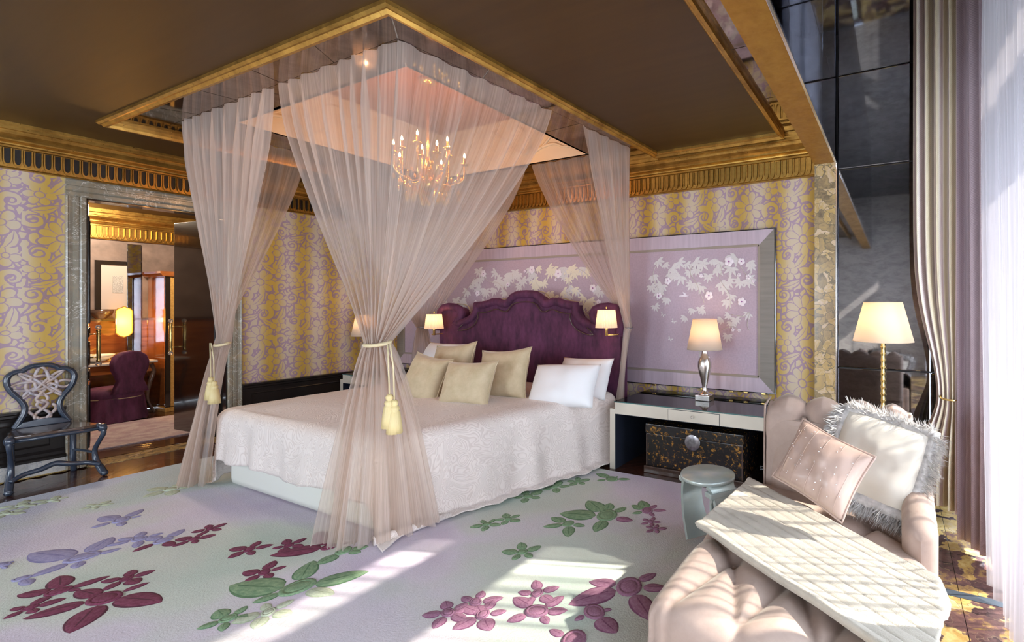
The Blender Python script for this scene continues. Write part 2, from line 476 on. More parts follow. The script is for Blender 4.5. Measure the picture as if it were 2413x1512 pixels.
M['leafgold'] = pm('golden_painted_leaf', (.72, .64, .44), .6, var=.4, vs_=(45, 45, 45), c2=(.86, .82, .74))
M['petalpaint'] = pm('white_painted_petal', (.86, .78, .84), .6)
M['violet'] = pm('violet_paint', (.38, .12, .36), .6)
M['stemp'] = pm('pale_stem_paint', (.62, .56, .52), .6)
M['shade'] = None
def lampshade(name, c, trans=.55):
    m, nt, b = newmat(name); nt.nodes.remove(b); out = nt.nodes['Material Output']
    d = nt.nodes.new('ShaderNodeBsdfDiffuse'); t = nt.nodes.new('ShaderNodeBsdfTranslucent'); mx = nt.nodes.new('ShaderNodeMixShader')
    d.inputs[0].default_value = (*c, 1); t.inputs[0].default_value = (*c, 1); mx.inputs[0].default_value = trans
    nt.links.new(d.outputs[0], mx.inputs[1]); nt.links.new(t.outputs[0], mx.inputs[2]); nt.links.new(mx.outputs[0], out.inputs[0])
    return m
M['shade'] = lampshade('ivory_lampshade', (.90, .80, .70))
M['shadeY'] = lampshade('amber_lampshade', (.95, .62, .12))
M['bulb'] = pm('lit_bulb', (1, .8, .5), .4, emit=(1, .66, .3), estr=25)
M['whitegold'] = pm('champagne_leaf', (.74, .68, .57), .35, .15, var=.12, vs_=(3, 3, 3))
M['navy'] = pm('dark_blue_lacquer', (.020, .025, .040), .3)
def glassm(name, c, op, rough=.02):
    m, nt, b = newmat(name); nt.nodes.remove(b); out = nt.nodes['Material Output']
    g = nt.nodes.new('ShaderNodeBsdfGlossy'); g.inputs['Roughness'].default_value = rough
    t = nt.nodes.new('ShaderNodeBsdfTransparent'); t.inputs[0].default_value = (*c, 1)
    mx = nt.nodes.new('ShaderNodeMixShader'); mx.inputs[0].default_value = op
    nt.links.new(t.outputs[0], mx.inputs[1]); nt.links.new(g.outputs[0], mx.inputs[2]); nt.links.new(mx.outputs[0], out.inputs[0])
    return m
M['pane'] = glassm('window_glass', (.97, .98, .98), .06)
M['tabletop'] = glassm('glass_top', (.30, .33, .32), .34)
M['glassedge'] = pm('green_glass_edge', (.06, .16, .15), .1)
def crystal():
    m, nt, b = newmat('crystal')
    b.inputs['Base Color'].default_value = (1, .95, .85, 1); b.inputs['Roughness'].default_value = .03
    b.inputs['Transmission Weight'].default_value = .75; b.inputs['IOR'].default_value = 1.5; b.inputs['Metallic'].default_value = .0
    return m
M['crystal'] = crystal()
def trunkm():
    m, nt, b = newmat('gilt_lacquer_trunk')
    p = pos(nt); n = nz(nt, p, 30, 4, .7, .5); n2 = nz(nt, p, 5, 2)
    f = E(n.outputs[0])+(E(n2.outputs[0])-.5)*.25
    setc(nt, b, ramp(nt, f, [(.55, (.014, .011, .011)), (.60, (.12, .06, .014)), (.66, (.46, .22, .03)), (.74, (.30, .15, .04))])); b.inputs['Roughness'].default_value = .25
    return m
M['trunk'] = trunkm()
M['pewter'] = pm('aged_pewter', (.36, .34, .36), .3, .9, var=.5, vs_=(40, 40, 40))
M['sage'] = pm('pale_green_silver_leaf', (.55, .60, .55), .25, .4, var=.18, vs_=(7, 7, 7), c2=(.42, .50, .50))
M['throw'] = None
def throwm():
    m, nt, b = newmat('cream_fur_throw')
    n = nz(nt, pos(nt), 260, 3); n2 = nz(nt, pos(nt), 12, 3)
    setc(nt, b, ramp(nt, n2.outputs[0], [(.3, (.46, .42, .345)), (.7, (.56, .515, .435))])); b.inputs['Roughness'].default_value = .95
    b.inputs['Sheen Weight'].default_value = .2; bump(nt, b, n.outputs[0], .5, .006)
    return m
M['throw'] = throwm()
M['throwunder'] = pm('fur_throw_underside', (.45, .41, .34), .95, bmp=.6, bs=(200, 200, 200))
def stripes(name, ca, cb, cc, n=26):
    m, nt, b = newmat(name)
    t = nt.nodes.new('ShaderNodeTexCoord'); x, y, z = xyz(nt, t.outputs['UV'])
    s = (x*(2*PI*n)).sin()*.5+.5
    c = ramp(nt, s, [(.15, ca), (.5, cb), (.85, cc)])
    ch = ((x*(2*PI*n*9)).sin()*(y*2*PI*260).sin())
    c = mixc(nt, ch.gt(.2)*.35, c, tuple(v*.6 for v in cb))
    setc(nt, b, c); b.inputs['Roughness'].default_value = .5; b.inputs['Sheen Weight'].default_value = .2
    bump(nt, b, ch, .3, .002)
    return m
M['goldstripe'] = stripes('gold_mauve_stripe_fabric', (.62, .52, .36), (.70, .62, .52), (.58, .46, .46), 12)
M['mauvesilk'] = stripes('mauve_silk_drape', (.42, .33, .38), (.48, .39, .44), (.38, .29, .33), 6)
M['tassel'] = pm('gold_silk_thread', (.62, .49, .24), .45, sheen=.4, bmp=.4, bs=(300, 300, 30))
M['cord'] = pm('gold_cord', (.56, .46, .28), .5)
M['chairpaint'] = pm('black_blue_carved_paint', (.035, .048, .075), .25, coat=.6)
M['chairpale'] = pm('worn_pale_carving', (.50, .36, .28), .35, var=.35, vs_=(20, 20, 20), c2=(.42, .40, .46))
M['brownpaper'] = pm('brown_metallic_paper', (.34, .25, .21), .45, .2, var=.45, vs_=(5, 5, 5))
M['nextrug'] = wool('mauve_rug', (.42, .30, .33), (.56, .46, .46))
M['porcelain'] = pm('porcelain', (.85, .83, .78), .12)
M['recess'] = pm('orange_lacquer_recess', (.34, .13, .025), .4, var=.2, vs_=(1, 1, 20))
M['creamrelief'] = pm('cream_plaster_relief', (.58, .49, .37), .5)
M['plaster'] = pm('plain_plaster', (.62, .56, .50), .8)
M['mullion'] = pm('dark_window_frame', (.16, .15, .16), .4)
M['steel'] = pm('brushed_strip', (.10, .13, .17), .3, .6)
M['stud'] = pm('crystal_stud', (.95, .95, .95), .1, .8)
for k_, c_ in (('r_burg', (.075, .012, .03)), ('r_lila', (.19, .17, .32)), ('r_green', (.09, .17, .085)), ('r_pale', (.33, .38, .26)), ('r_mauve', (.17, .06, .12))): M[k_+'_d'] = wool(k_+'_vein', c_)
# ================================================================== SETTING
XL, YB, ZC, ZCB, COL0, COL1, ZS = -6.75, 4.48, 3.024, 2.653, -.641, -.465, 2.748
YR, XW, ZT = -2.6, .85, 3.9
st = lambda o: tag(o, kind='structure')
def mold(name, p0, p1, out, prof, mat, parent=None, k0=0, k1=0, smooth=False):
    """profile [(offset, z)] swept from p0 to p1 (xy); k0/k1 slide the ends with the offset (mitres)"""
    a, b = Vector((*p0, 0)), Vector((*p1, 0)); d = (b-a).normalized(); o = Vector((*out, 0))
    n = len(prof); V = []
    for q, k in ((a, k0), (b, k1)):
        for t, z in prof: V.append(q+o*t+d*(k*t)+Vector((0, 0, z)))
    Fc = [(i, (i+1) % n, n+(i+1) % n, n+i) for i in range(n)]+[tuple(range(n))[::-1], tuple(range(n, 2*n))]
    ob = link(name, mesh(V, Fc, mat, smooth), parent)
    bm = bmesh.new(); bm.from_mesh(ob.data); bmesh.ops.recalc_face_normals(bm, faces=bm.faces[:]); bm.to_mesh(ob.data); bm.free()
    return ob
# ---- floor
floor = st(box('floor', (-10.6, YR, -.12), (COL0, 4.6, -.012), M['parquet'][0]))
pw, pl = .085, .425
pk = []
for mt in M['parquet']:
    bm = bmesh.new(); bx(bm, (.001, .001, -.012), (pl-.001, pw-.001, 0), .0012); pk.append(bmm(bm, mt))
q45 = Matrix.Rotation(R(45), 2)
def planks(x0, x1, y0, y1):
    for i in range(-160, 160):
        for j in range(-30, 30):
            o = Vector((i*pw+j*pl, i*pw-j*pl))
            for typ in (0, 1):
                c = o+(Vector((pl/2, pw/2)) if typ == 0 else Vector((pl+pw/2, pw-pl/2)))
                w_ = q45 @ c
                if not (x0 < w_.x < x1 and y0 < w_.y < y1): continue
                p = link('plank', random.choice(pk), floor)
                b_ = o if typ == 0 else o+Vector((pl+pw, pw-pl))
                q = q45 @ b_
                p.location = (q.x, q.y, 0); p.rotation_euler = (0, 0, R(45 if typ == 0 else 135))
planks(XL+.2, -5.9, .75, 3.6)
planks(-2.45, -.85, 3.5, 4.3)
planks(-9.6, -7.0, 1.6, 3.4)
# ---- marble floor of the window bay
fb = st(box('floor_bay', (COL0, YR, -.12), (XW+.15, 4.6, -.012), M['black']))
ys = [-2.6, -1.7, -.8, .1, 1.0, 1.9, 2.88, 2.94, 3.72, 4.5]
xs = [COL0, -.16, .30, XW+.1]
for a in range(len(ys)-1):
    if abs(ys[a]-2.88) < .001:
        box('border_strip', (COL0, ys[a], -.012), (XW+.1, ys[a+1], .001), M['steel'], fb); continue
    for b_ in range(len(xs)-1):
        box('tile', (xs[b_]+.0015, ys[a]+.0015, -.012), (xs[b_+1]-.0015, ys[a+1]-.0015, 0), M['marble_floor'], fb, .0008)
# ---- left wall with door opening
d0, d1 = at_x(203, 700, XL).y, at_x(535, 700, XL).y
f0, f1 = at_x(152, 700, XL).y, at_x(568, 700, XL).y
DZ = at_x(203, 467, XL).z
wl = st(boxes('wall_left', [((XL-.15, YR, 0), (XL, d0, ZT)), ((XL-.15, d1, 0), (XL, YB+.1, ZT)), ((XL-.15, d0, DZ), (XL, d1, ZT))], M['damask']))
WZ = .585
for y0, y1, nm in ((YR, f0, 'baseboard_left'), (f1, YB, 'baseboard_left')):
    st(box(nm, (XL, y0, .008), (XL+.035, y1, .13), M['marble_base'], None, .006))
    o = box('floor_strip', (XL, y0, 0), (XL+.05, y1, .009), M['brass'], wl)
    box('wainscot_field', (XL, y0, .13), (XL+.012, y1, WZ), M['blackpaint'], wl)
    mold('chair_rail', (XL, y0), (XL, y1), (1, 0), [(0, WZ-.09), (.016, WZ-.085), (.02, WZ-.06), (.034, WZ-.05), (.034, WZ-.03), (.052, WZ-.02), (.052, WZ), (0, WZ+.004)], M['blackpaint'], wl)
    mold('base_moulding', (XL, y0), (XL, y1), (1, 0), [(0, .13), (.045, .13), (.045, .15), (.03, .165), (.03, .19), (.016, .21), (0, .22)], M['blackpaint'], wl)
    n = 1 if y0 > 2 else 3
    for k in range(n):
        a, b_ = y0+(y1-y0)*k/n+.09, y0+(y1-y0)*(k+1)/n-.09
        tube('panel_moulding', [(XL+.014, a, .26), (XL+.014, b_, .26), (XL+.014, b_, WZ-.12), (XL+.014, a, WZ-.12)], .009, M['blackpaint'], wl, 6, True, False)
# door surround: three marble pieces with reeded profile
rp = [(0, 0), (0, .03), (.012, .036), (.02, .03), (.03, .03), (.036, .022), (.05, .022), (.055, .028), (.085, .028), (.09, .022), (.105, .03), (.13, .03), (.14, .02), (.14, 0)]
wd0, wd1 = d0-f0, f1-d1
fr = st(root('door_frame', (XL, (d0+d1)/2, 0), None, None))
def jamb(yo, yi, nm):
    s = (yi-yo)/.14; pts = [(XL+t, yo+k*s) for k, t in rp]
    o = prism(nm, pts, 2, 0, DZ+.0, M['marble_door']); o.parent = fr; o.matrix_parent_inverse = Matrix.Translation(-fr.location); return o
jamb(f0, d0, 'jamb'); jamb(f1, d1, 'jamb')
pts = [(XL+t, ZCB-.002-k/.14*(ZCB-.002-DZ)) for k, t in rp]
o = prism('lintel', pts, 1, f0, f1, M['marble_door']); o.parent = fr; o.matrix_parent_inverse = Matrix.Translation(-fr.location)
for y0, y1 in ((d0, d0+.012), (d1-.012, d1)):
    o = box('reveal', (XL-.16, y0, 0), (XL, y1, DZ), M['black']); o.parent = fr; o.matrix_parent_inverse = Matrix.Translation(-fr.location)
o = box('reveal', (XL-.16, d0, DZ-.012), (XL, d1, DZ), M['black']); o.parent = fr; o.matrix_parent_inverse = Matrix.Translation(-fr.location)
o = box('threshold', (XL-.16, d0, -.01), (XL+.10, d1, .004), M['marble_col']); o.parent = fr; o.matrix_parent_inverse = Matrix.Translation(-fr.location)
# ---- back wall, column, beam, bay
wb = st(box('wall_back', (XL-.15, YB, 0), (COL1, YB+.12, ZT), M['damask']))
colm = st(root('column', (COL0, YB, 0), None, None))
o = box('shaft', (COL0, YB-.05, 0), (COL1, YB, ZS), M['marble_col'], None, .002); o.parent = colm; o.matrix_parent_inverse = Matrix.Translation(-colm.location)
o = box('mirror_edge', (COL1, YB-.05, 0), (COL1+.014, YB, ZS), M['chrome'], None, .002); o.parent = colm; o.matrix_parent_inverse = Matrix.Translation(-colm.location)
beam = st(box('beam', (COL0, YR, ZS), (COL1-.006, YB, ZT), M['goldleaf']))
for a, b_ in ((YR, .55), (.55, 2.35), (2.35, 3.55), (3.55, YB-.002)):
    for z0, z1 in ((ZS+.012, 3.35), (3.355, ZT)):
        box('mirror_panel', (COL1-.006, a+.003, z0), (COL1+.006, b_-.003, z1), M['mirror_dark'], beam, .003)
box('mirror_edge', (COL1-.008, YR, ZS-.004), (COL1+.008, YB-.06, ZS+.011), M['chrome'], beam, .002)
wy = st(box('wall_bay', (COL1, YB+.012, 0), (XW+.15, YB+.12, ZT), M['void']))
zj = [0, .95, at_y(2000, 397, YB).z, at_y(2000, 176, YB).z, ZT]
for k in range(4):
    for x0, x1 in ((COL1+.016, .26), (.264, XW)):
        bm = bmesh.new(); bx(bm, (x0, YB-.004, zj[k]+.004), (x1, YB+.012, zj[k+1]-.004), .007)
        link('mirror_panel', bmm(bm, M['mirror_dark']), wy)
# ---- window wall
def wall_with_windows(name, axis, c, lo, hi, wins, zt, th):
    """solid wall with rectangular holes: pieces around each opening"""
    L = []
    def seg(a, b_, z0, z1):
        L.append((((c, a, z0), (c+th, b_, z1)) if axis == 0 else ((a, c, z0), (b_, c+th, z1))))
    cur = lo
    for a, b_, zs in wins:
        if a > cur: seg(cur, a, 0, zt)
        z = 0
        for z0, z1 in zs:
            if z0 > z: seg(a, b_, z, z0)
            z = z1
        if z < zt: seg(a, b_, z, zt)
        cur = b_
    if cur < hi: seg(cur, hi, 0, zt)
    return st(boxes(name, L, M['plaster']))
zs_ = [(.06, 2.47), (2.83, 3.12)]
wins = [(-2.2, -.3, zs_), (-.1, 1.75, zs_), (1.95, 3.72, zs_)]
wall_with_windows('wall_right', 0, XW, YR, YB+.1, wins, ZT, .12)
nwin = 0
for a, b_, zz in wins:
    nwin += 1
    wn = st(root('window_%d' % nwin, (XW+.05, a, 0), None, None))
    for z0, z1 in zz:
        bm = bmesh.new(); e = .035
        for p, q in (((XW+.03, a, z0), (XW+.09, a+e, z1)), ((XW+.03, b_-e, z0), (XW+.09, b_, z1)), ((XW+.03, a+e, z0), (XW+.09, b_-e, z0+e)), ((XW+.03, a+e, z1-e), (XW+.09, b_-e, z1))): bx(bm, p, q)
        o = link('window_frame', bmm(bm, M['mullion'])); o.parent = wn; o.matrix_parent_inverse = Matrix.Translation(-wn.location)
        o = box('pane', (XW+.055, a+e, z0+e), (XW+.061, b_-e, z1-e), M['pane']); o.parent = wn; o.matrix_parent_inverse = Matrix.Translation(-wn.location)
    portal((XW+.14, (a+b_)/2, 1.6), (0, PI/2, 0), 3.1, b_-a)
wall_with_windows('wall_rear', 1, YR-.12, XL-.15, XW+.15, [(-6.0, -4.6, [(.6, 2.6)]), (-3.0, -1.6, [(.6, 2.6)])], ZT, .12)  # unseen rear windows, added to let fill light into the room
for a, b_ in ((-6.0, -4.6), (-3.0, -1.6)):
    nwin += 1
    wn = st(root('window_%d' % nwin, (a, YR-.06, 0), None, None)); e = .05
    bm = bmesh.new()
    for p, q in (((a, YR-.09, .6), (a+e, YR-.03, 2.6)), ((b_-e, YR-.09, .6), (b_, YR-.03, 2.6)), ((a+e, YR-.09, .6), (b_-e, YR-.03, .6+e)), ((a+e, YR-.09, 2.6-e), (b_-e, YR-.03, 2.6))): bx(bm, p, q)
    o = link('window_frame', bmm(bm, M['mullion'])); o.parent = wn; o.matrix_parent_inverse = Matrix.Translation(-wn.location)
    o = box('pane', (a+e, YR-.063, .6+e), (b_-e, YR-.057, 2.6-e), M['pane']); o.parent = wn; o.matrix_parent_inverse = Matrix.Translation(-wn.location)
    portal(((a+b_)/2, YR-.16, 1.6), (-PI/2, 0, PI), b_-a, 2.0)
# ---- ceiling
OFL, OFR, OBR, OBL = (-5.87, 1.50), (-2.30, 1.556), (-2.148, 4.28), (-5.66, 4.28)
IFL, IFR, IBR, IBL = (-5.61, 1.787), (-2.55, 1.787), (-2.29, 4.06), (-5.38, 4.06)
TRX, TRY = -.90, 4.28
RX0, RX1, RY0, RY1, RZ = -4.92, -2.80, 2.02, 4.00, 3.55
z = ZC
V = [(XL, YR), (TRX, YR), (TRX, TRY), OBR, OFR, OFL, (XL, 1.5), (XL, 4.28), OBL]
V3 = [(*p, z) for p in V]
ceil = st(link('ceiling', mesh(V3, [(0, 6, 5, 4, 3, 2, 1), (6, 7, 8, 5)], M['ceil'])))
st(box('ceiling_bay', (COL1, YR, ZT-.02), (XW+.02, YB, ZT), M['mirror_dark']))
st(box('ceiling_slab', (-10.6, YR-.12, ZT), (XW+.15, YB+.12, ZT+.1), M['plaster']))
def quad_panel(pts, parent=ceil, mat='mirror_brown', zz=None, gap=.003):
    zz = z if zz is None else zz
    c = sum((Vector(p) for p in pts), Vector((0, 0)))/len(pts)
    P = [Vector(p)+(c-Vector(p)).normalized()*gap*1.4 for p in pts]
    V_ = [(*p, zz) for p in P]+[(*p, zz+.006) for p in P]; n = len(P)
    Fc = [tuple(range(n))[::-1], tuple(range(n, 2*n))]+[(i, (i+1) % n, n+(i+1) % n, n+i) for i in range(n)]
    return link('mirror_panel', mesh(V_, Fc, M[mat]), parent)
def strip(a0, a1, b0, b1, n):
    a0, a1, b0, b1 = map(Vector, (a0, a1, b0, b1))
    for k in range(n):
        t, s = k/n, (k+1)/n
        quad_panel([a0.lerp(a1, t), a0.lerp(a1, s), b0.lerp(b1, s), b0.lerp(b1, t)])
strip(OFL, OFR, IFL, IFR, 5); strip(OFR, OBR, IFR, IBR, 4); strip(OBR, OBL, IBR, IBL, 5); strip(OBL, OFL, IBL, IFL, 4)
strip(IFL, IFR, (RX0, RY0), (RX1, RY0), 4); strip(IFR, IBR, (RX1, RY0), (RX1, RY1), 3); strip(IBR, IBL, (RX1, RY1), (RX0, RY1), 4); strip(IBL, IFL, (RX0, RY1), (RX0, RY0), 3)
strip((XL, 4.28), (COL0, 4.28), (XL, YB), (COL0, YB), 9)
strip((TRX, YR), (TRX, 4.28), (COL0, YR), (COL0, 4.28), 9)
def backing(pts):
    link('joint_backing', mesh([(*p, z+.0065) for p in pts], [tuple(range(len(pts)))], M['plaster']), ceil)
for a, b_, c, d in ((OFL, OFR, IFR, IFL), (OFR, OBR, IBR, IFR), (OBR, OBL, IBL, IBR), (OBL, OFL, IFL, IBL)): backing((a, b_, c, d))
for a, b_, c, d in ((IFL, IFR, (RX1, RY0), (RX0, RY0)), (IFR, IBR, (RX1, RY1), (RX1, RY0)), (IBR, IBL, (RX0, RY1), (RX1, RY1)), (IBL, IFL, (RX0, RY0), (RX0, RY1))): backing((a, b_, c, d))
backing(((XL, 4.28), (COL0, 4.28), (COL0, YB), (XL, YB))); backing(((TRX, YR), (COL0, YR), (COL0, 4.28), (TRX, 4.28)))
# recess with cream relief fascia
t_ = .03
for nm, a, b_ in (('recess_side', (RX0-t_, RY0-t_, z), (RX0, RY1+t_, RZ)), ('recess_side', (RX1, RY0-t_, z), (RX1+t_, RY1+t_, RZ)), ('recess_side', (RX0, RY1, z), (RX1, RY1+t_, RZ)), ('recess_side', (RX0, RY0-t_, z), (RX1, RY0, RZ))):
    box(nm, a, b_, M['creamrelief'], ceil)
box('recess_top', (RX0, RY0, RZ), (RX1, RY1, RZ+.03), M['recess'], ceil)
def relief(face, c, s, flip):
    """acanthus scroll: a few tapering curls half sunk in the fascia"""
    bm = bmesh.new()
    def P(u_, v_):
        return (c+flip*u_*s, RY1, v_*s+3.27) if face == 'b' else (RX0, c+flip*u_*s, v_*s+3.27)
    curls = [[(-1.1, -.5), (-.6, -.35), (-.1, .05), (.35, .35), (.7, .25), (.72, -.05), (.48, -.1)],
             [(-.6, -.35), (0, -.3), (.5, -.5), (.95, -.45), (1.05, -.2), (.9, -.1)],
             [(-.1, .05), (-.25, .45), (-.65, .6), (-.95, .4), (-.85, .15), (-.65, .2)],
             [(.35, .35), (.6, .6), (1., .62), (1.2, .4)], [(-1.1, -.5), (-1.2, -.1), (-1.15, .3)]]
    for cv in curls:
        tube_bm(bm, spline([P(*q) for q in cv], 6), lambda t: .022*s/.3*(1-.75*t), 6)
    link('relief_scroll', bmm(bm, M['creamrelief'], True), ceil)
for k, c in enumerate((-4.5, -3.86, -3.2)): relief('b', c, .27, (-1)**k)
for k, c in enumerate((2.4, 3.0, 3.62)): relief('l', c, .27, (-1)**k)
# gilded ceiling moulding: hangs below the ceiling around canopy and panel edge
tp = [(-.035, z), (-.035, z-.022), (-.022, z-.034), (-.012, z-.034), (.0, z-.052), (.018, z-.05), (.022, z-.028), (.022, z)]
nt_ = 0
def trim(a, b_, out, k0=0, k1=0):
    global nt_
    nt_ += 1
    return st(mold('trim_%d' % nt_, a, b_, out, tp, M['gold'], None, k0, k1))
def outn(a, b_, s=1):
    d = (Vector(b_)-Vector(a)).normalized(); return (d.y*s, -d.x*s)
trim(OFL, OFR, outn(OFR, OFL), 1, -1)
trim(OFR, OBR, outn(OBR, OFR), 1, 1)
trim(OFL, OBL, outn(OFL, OBL), 1, -1)
trim(OBR, (TRX, TRY), (0, 1), -1, 1)
trim((TRX, YR), (TRX, TRY), (1, 0), 0, 1)
trim((XL, 4.28), OBL, (0, 1), 0, -1)
# cornices with flutes
H0 = ZCB
cp = [(0, H0), (.034, H0), (.038, H0+.006), (.034, H0+.014), (.022, H0+.018), (.022, H0+.178), (.046, H0+.182), (.046, H0+.196), (.062, H0+.203), (.066, H0+.214), (.062, H0+.226), (.08, H0+.234), (.08, H0+.246), (.098, H0+.262), (.128, H0+.28), (.138, H0+.296), (.138, H0+.308), (.15, H0+.312), (.15, H0+.34), (.158, H0+.352), (.158, ZC), (0, ZC)]
nt_ += 1
c1 = st(mold('trim_%d' % nt_, (XL, YR), (XL, YB), (1, 0), cp, M['gold'], None, 0, -1))
nt_ += 1
c2 = st(mold('trim_%d' % nt_, (XL, YB), (COL0, YB), (0, -1), cp, M['gold'], None, 1, 0))
def flute(inner):
    U, Vn = [], []
    hw, h = .0255, .156
    def Uo(hw, zb, n=7):
        pts = [(-hw, h)]
        for k in range(n+1):
            a = PI*k/n
            pts.append((-hw*math.cos(a), zb+(.062-zb)*(1-math.sin(a)**.9)))
        pts.append((hw, h)); return pts
    o, i = Uo(hw, .0), Uo(.0165, .022)
    n = len(o)
    V = [(x, .002, z_) for x, z_ in o]+[(x*.93, .017, z_*.99+.001) for x, z_ in o]+[(x*1.06, .017, z_) for x, z_ in i]+[(x, .001, z_) for x, z_ in i]
    Fc, mi = [], []
    for r in range(3):
        for k in range(n-1):
            Fc.append((r*n+k, r*n+k+1, (r+1)*n+k+1, (r+1)*n+k)); mi.append(0)
    Fc.append(tuple(range(3*n, 4*n))); mi.append(1)
    me = mesh(V, Fc, [M['gold'], M[inner]], False, mi)
    bm = bmesh.new(); bm.from_mesh(me); bmesh.ops.recalc_face_normals(bm, faces=bm.faces[:]); bm.to_mesh(me); bm.free()
    return me
fl, fb_ = flute('void'), flute('gold')
y = .95
while y < YB-.06:
    o = link('flute', fl, c1); o.location = (XL+.022, y, H0+.019); o.rotation_euler = (0, 0, -PI/2); y += .0545
x = XL+.06
while x < COL0-.02:
    o = link('flute', fb_, c2); o.location = (x, YB-.022, H0+.019); o.rotation_euler = (0, 0, PI); x += .0545

# ---- building added outside to darken the bright view through the sheers
nb = root('exterior_added_building', (16, 26, -14), 'grey building added outside to darken the view through the sheer window curtains', 'building')
fac = pm('grey_facade', (.33, .34, .38), .8); gl = pm('dark_facade_glass', (.10, .12, .16), .2)
rooted_b = lambda o: (setattr(o, 'parent', nb), setattr(o, 'matrix_parent_inverse', Matrix.Translation(-nb.location)))
rooted_b(box('facade', (1.2, 26, -14), (34, 32, 19), fac))
wm = bmesh.new(); bx(wm, (0, -.06, 0), (1.5, .02, 1.9)); wm = bmm(wm, gl)
for i in range(14):
    for j in range(9):
        o = link('facade_window', wm); rooted_b(o); o.location = (2.2+i*2.3, 26, -12+j*3.4)
# ================================================================== RUG
def rooted(o, r):
    o.parent = r; o.matrix_parent_inverse = r.matrix_basis.inverted() if False else (Matrix.Translation(r.location) @ Matrix.Rotation(r.rotation_euler.z, 4, 'Z')).inverted(); return o
rug = root('rug', (-3.4, 1.2, 0), 'pale sage and lilac wool rug with carved flowers under the bed', 'rug')
rooted(box('pile', (-5.99, -2.3, 0), (-.72, 3.64, .020), M['rug'], None, .008), rug)
RZ_ = .0205
def petal_mesh(mat, dark, hook=0):
    nu = 12; S = [-1, -.84, -.40, -.07, .07, .40, .84, 1]; V, Fc, mi = [], [], []
    for s in S:
        for i in range(nu+1):
            t = i/nu
            wd = 1.45*t**.55*(1-t)**.8 if 0 < t < 1 else 0
            V.append((t, s*wd+hook*t*t*.3, .006*(1-abs(s)**3)*min(1, 8*t)*min(1, 5*(1-t))))
    for j in range(len(S)-1):
        for i in range(nu):
            Fc.append((j*(nu+1)+i, j*(nu+1)+i+1, (j+1)*(nu+1)+i+1, (j+1)*(nu+1)+i)); mi.append(1 if j in (0, 6) or (j == 3 and 1 < i < 10) else 0)
    return mesh(V, Fc, [mat, dark], True, mi)
PETAL = {}
CEN = {}
for k in ('r_burg', 'r_lila', 'r_green', 'r_pale', 'r_mauve'):
    PETAL[k] = [petal_mesh(M[k], M[k+'_d'], hook=h) for h in (0, .5, -.5)]
    bm = bmesh.new(); lathe_bm(bm, [(1, 0), (.97, .005), (.72, .0065), (.68, .003), (.62, .0065), (.3, .008), (0, .008)], 18)
    bmesh.ops.remove_doubles(bm, verts=bm.verts[:], dist=1e-4); CEN[k] = bmm(bm, M[k], True)
def rflower(c, tips, colr, rc=.05, fat=.5, tcol=None):
    p = at_z(*c, RZ_) if len(c) == 2 else Vector(c)
    o = link('flower', CEN[colr], rug); o.location = p-rug.location; o.scale = (rc, rc*.8, 1); o.rotation_euler = (0, 0, random.uniform(0, 3))
    rooted_z = o
    for k, t in enumerate(tips):
        q = at_z(*t[:2], RZ_) if not isinstance(t, Vector) else t
        d = q-p; L = d.length
        cc = t[2] if (not isinstance(t, Vector) and len(t) > 2) else colr
        b = link('petal', random.choice(PETAL[cc]), rug)
        st_ = p+d*min(.5, rc*.86/L)
        b.location = st_-rug.location; ln = (q-st_).length
        b.scale = (ln, ln*fat*random.uniform(.85, 1.1), 1); b.rotation_euler = (0, 0, math.atan2(d.y, d.x))
def rsmall(c, rad, colr, n=5, rot=None):
    p = at_z(*c, RZ_); a0 = random.uniform(0, 6) if rot is None else rot
    rflower((p.x, p.y, p.z), [p+Vector((math.cos(a0+2*PI*k/n), math.sin(a0+2*PI*k/n), 0))*rad*random.uniform(.8, 1.15) for k in range(n)], colr, rad*.3, .62)
k4 = lambda x, y: (x/2.681, 1100+y/2.681)
k5 = lambda x, y: (800+x/2.681, 1050+y/2.681)
def T(f, *pts): return [(*f(*p[:2]), *p[2:]) for p in pts]
rflower(k4(660, 830), T(k4, (150, 950), (440, 1050), (1045, 840), (945, 725), (500, 775)), 'r_burg', .075, .46)
rflower(k4(370, 785), T(k4, (108, 808), (400, 680), (700, 690), (230, 865), (515, 772)), 'r_burg', .05, .5)
rsmall(k4(190, 890), .10, 'r_burg'); rsmall(k4(800, 705), .11, 'r_burg'); rsmall(k4(1575, 520), .115, 'r_burg')
rsmall(k4(1825, 495), .10, 'r_burg'); rsmall(k4(1670, 665), .115, 'r_burg'); rsmall(k4(1225, 455), .10, 'r_burg'); rsmall(k4(1325, 392), .085, 'r_burg')
rflower(k4(520, 570), T(k4, (160, 555), (710, 440), (190, 700), (770, 515), (480, 640)), 'r_lila', .075, .5)
rflower(k4(880, 455), T(k4, (665, 500), (745, 455), (870, 508), (1035, 415), (890, 410)), 'r_lila', .045, .5)
rflower(k4(1030, 465), T(k4, (1165, 390), (830, 535, 'r_burg'), (1090, 500, 'r_burg'), (930, 440)), 'r_lila', .05, .5)
rflower(k4(765, 335), T(k4, (565, 385), (630, 315), (905, 265), (895, 308), (770, 372)), 'r_lila', .055, .5)
rflower(k4(140, 705), T(k4, (65, 720), (230, 680), (130, 735), (200, 740)), 'r_lila', .035, .5)
rflower(k4(10, 620), T(k4, (90, 595), (-60, 640), (40, 640)), 'r_lila', .04, .5)
rflower(k4(1880, 760), T(k4, (1425, 765), (1590, 860), (1960, 593), (2330, 668), (2100, 812, 'r_pale')), 'r_green', .085, .5)
rflower(k4(2080, 505), T(k4, (1712, 550), (2030, 400), (2200, 480)), 'r_burg', .045, .42)
rflower(k4(2170, 530), T(k4, (2010, 620), (2330, 500), (2280, 540)), 'r_green', .05, .6)
rsmall(k4(1440, 958), .12, 'r_green'); rsmall(k4(1695, 918), .12, 'r_pale')
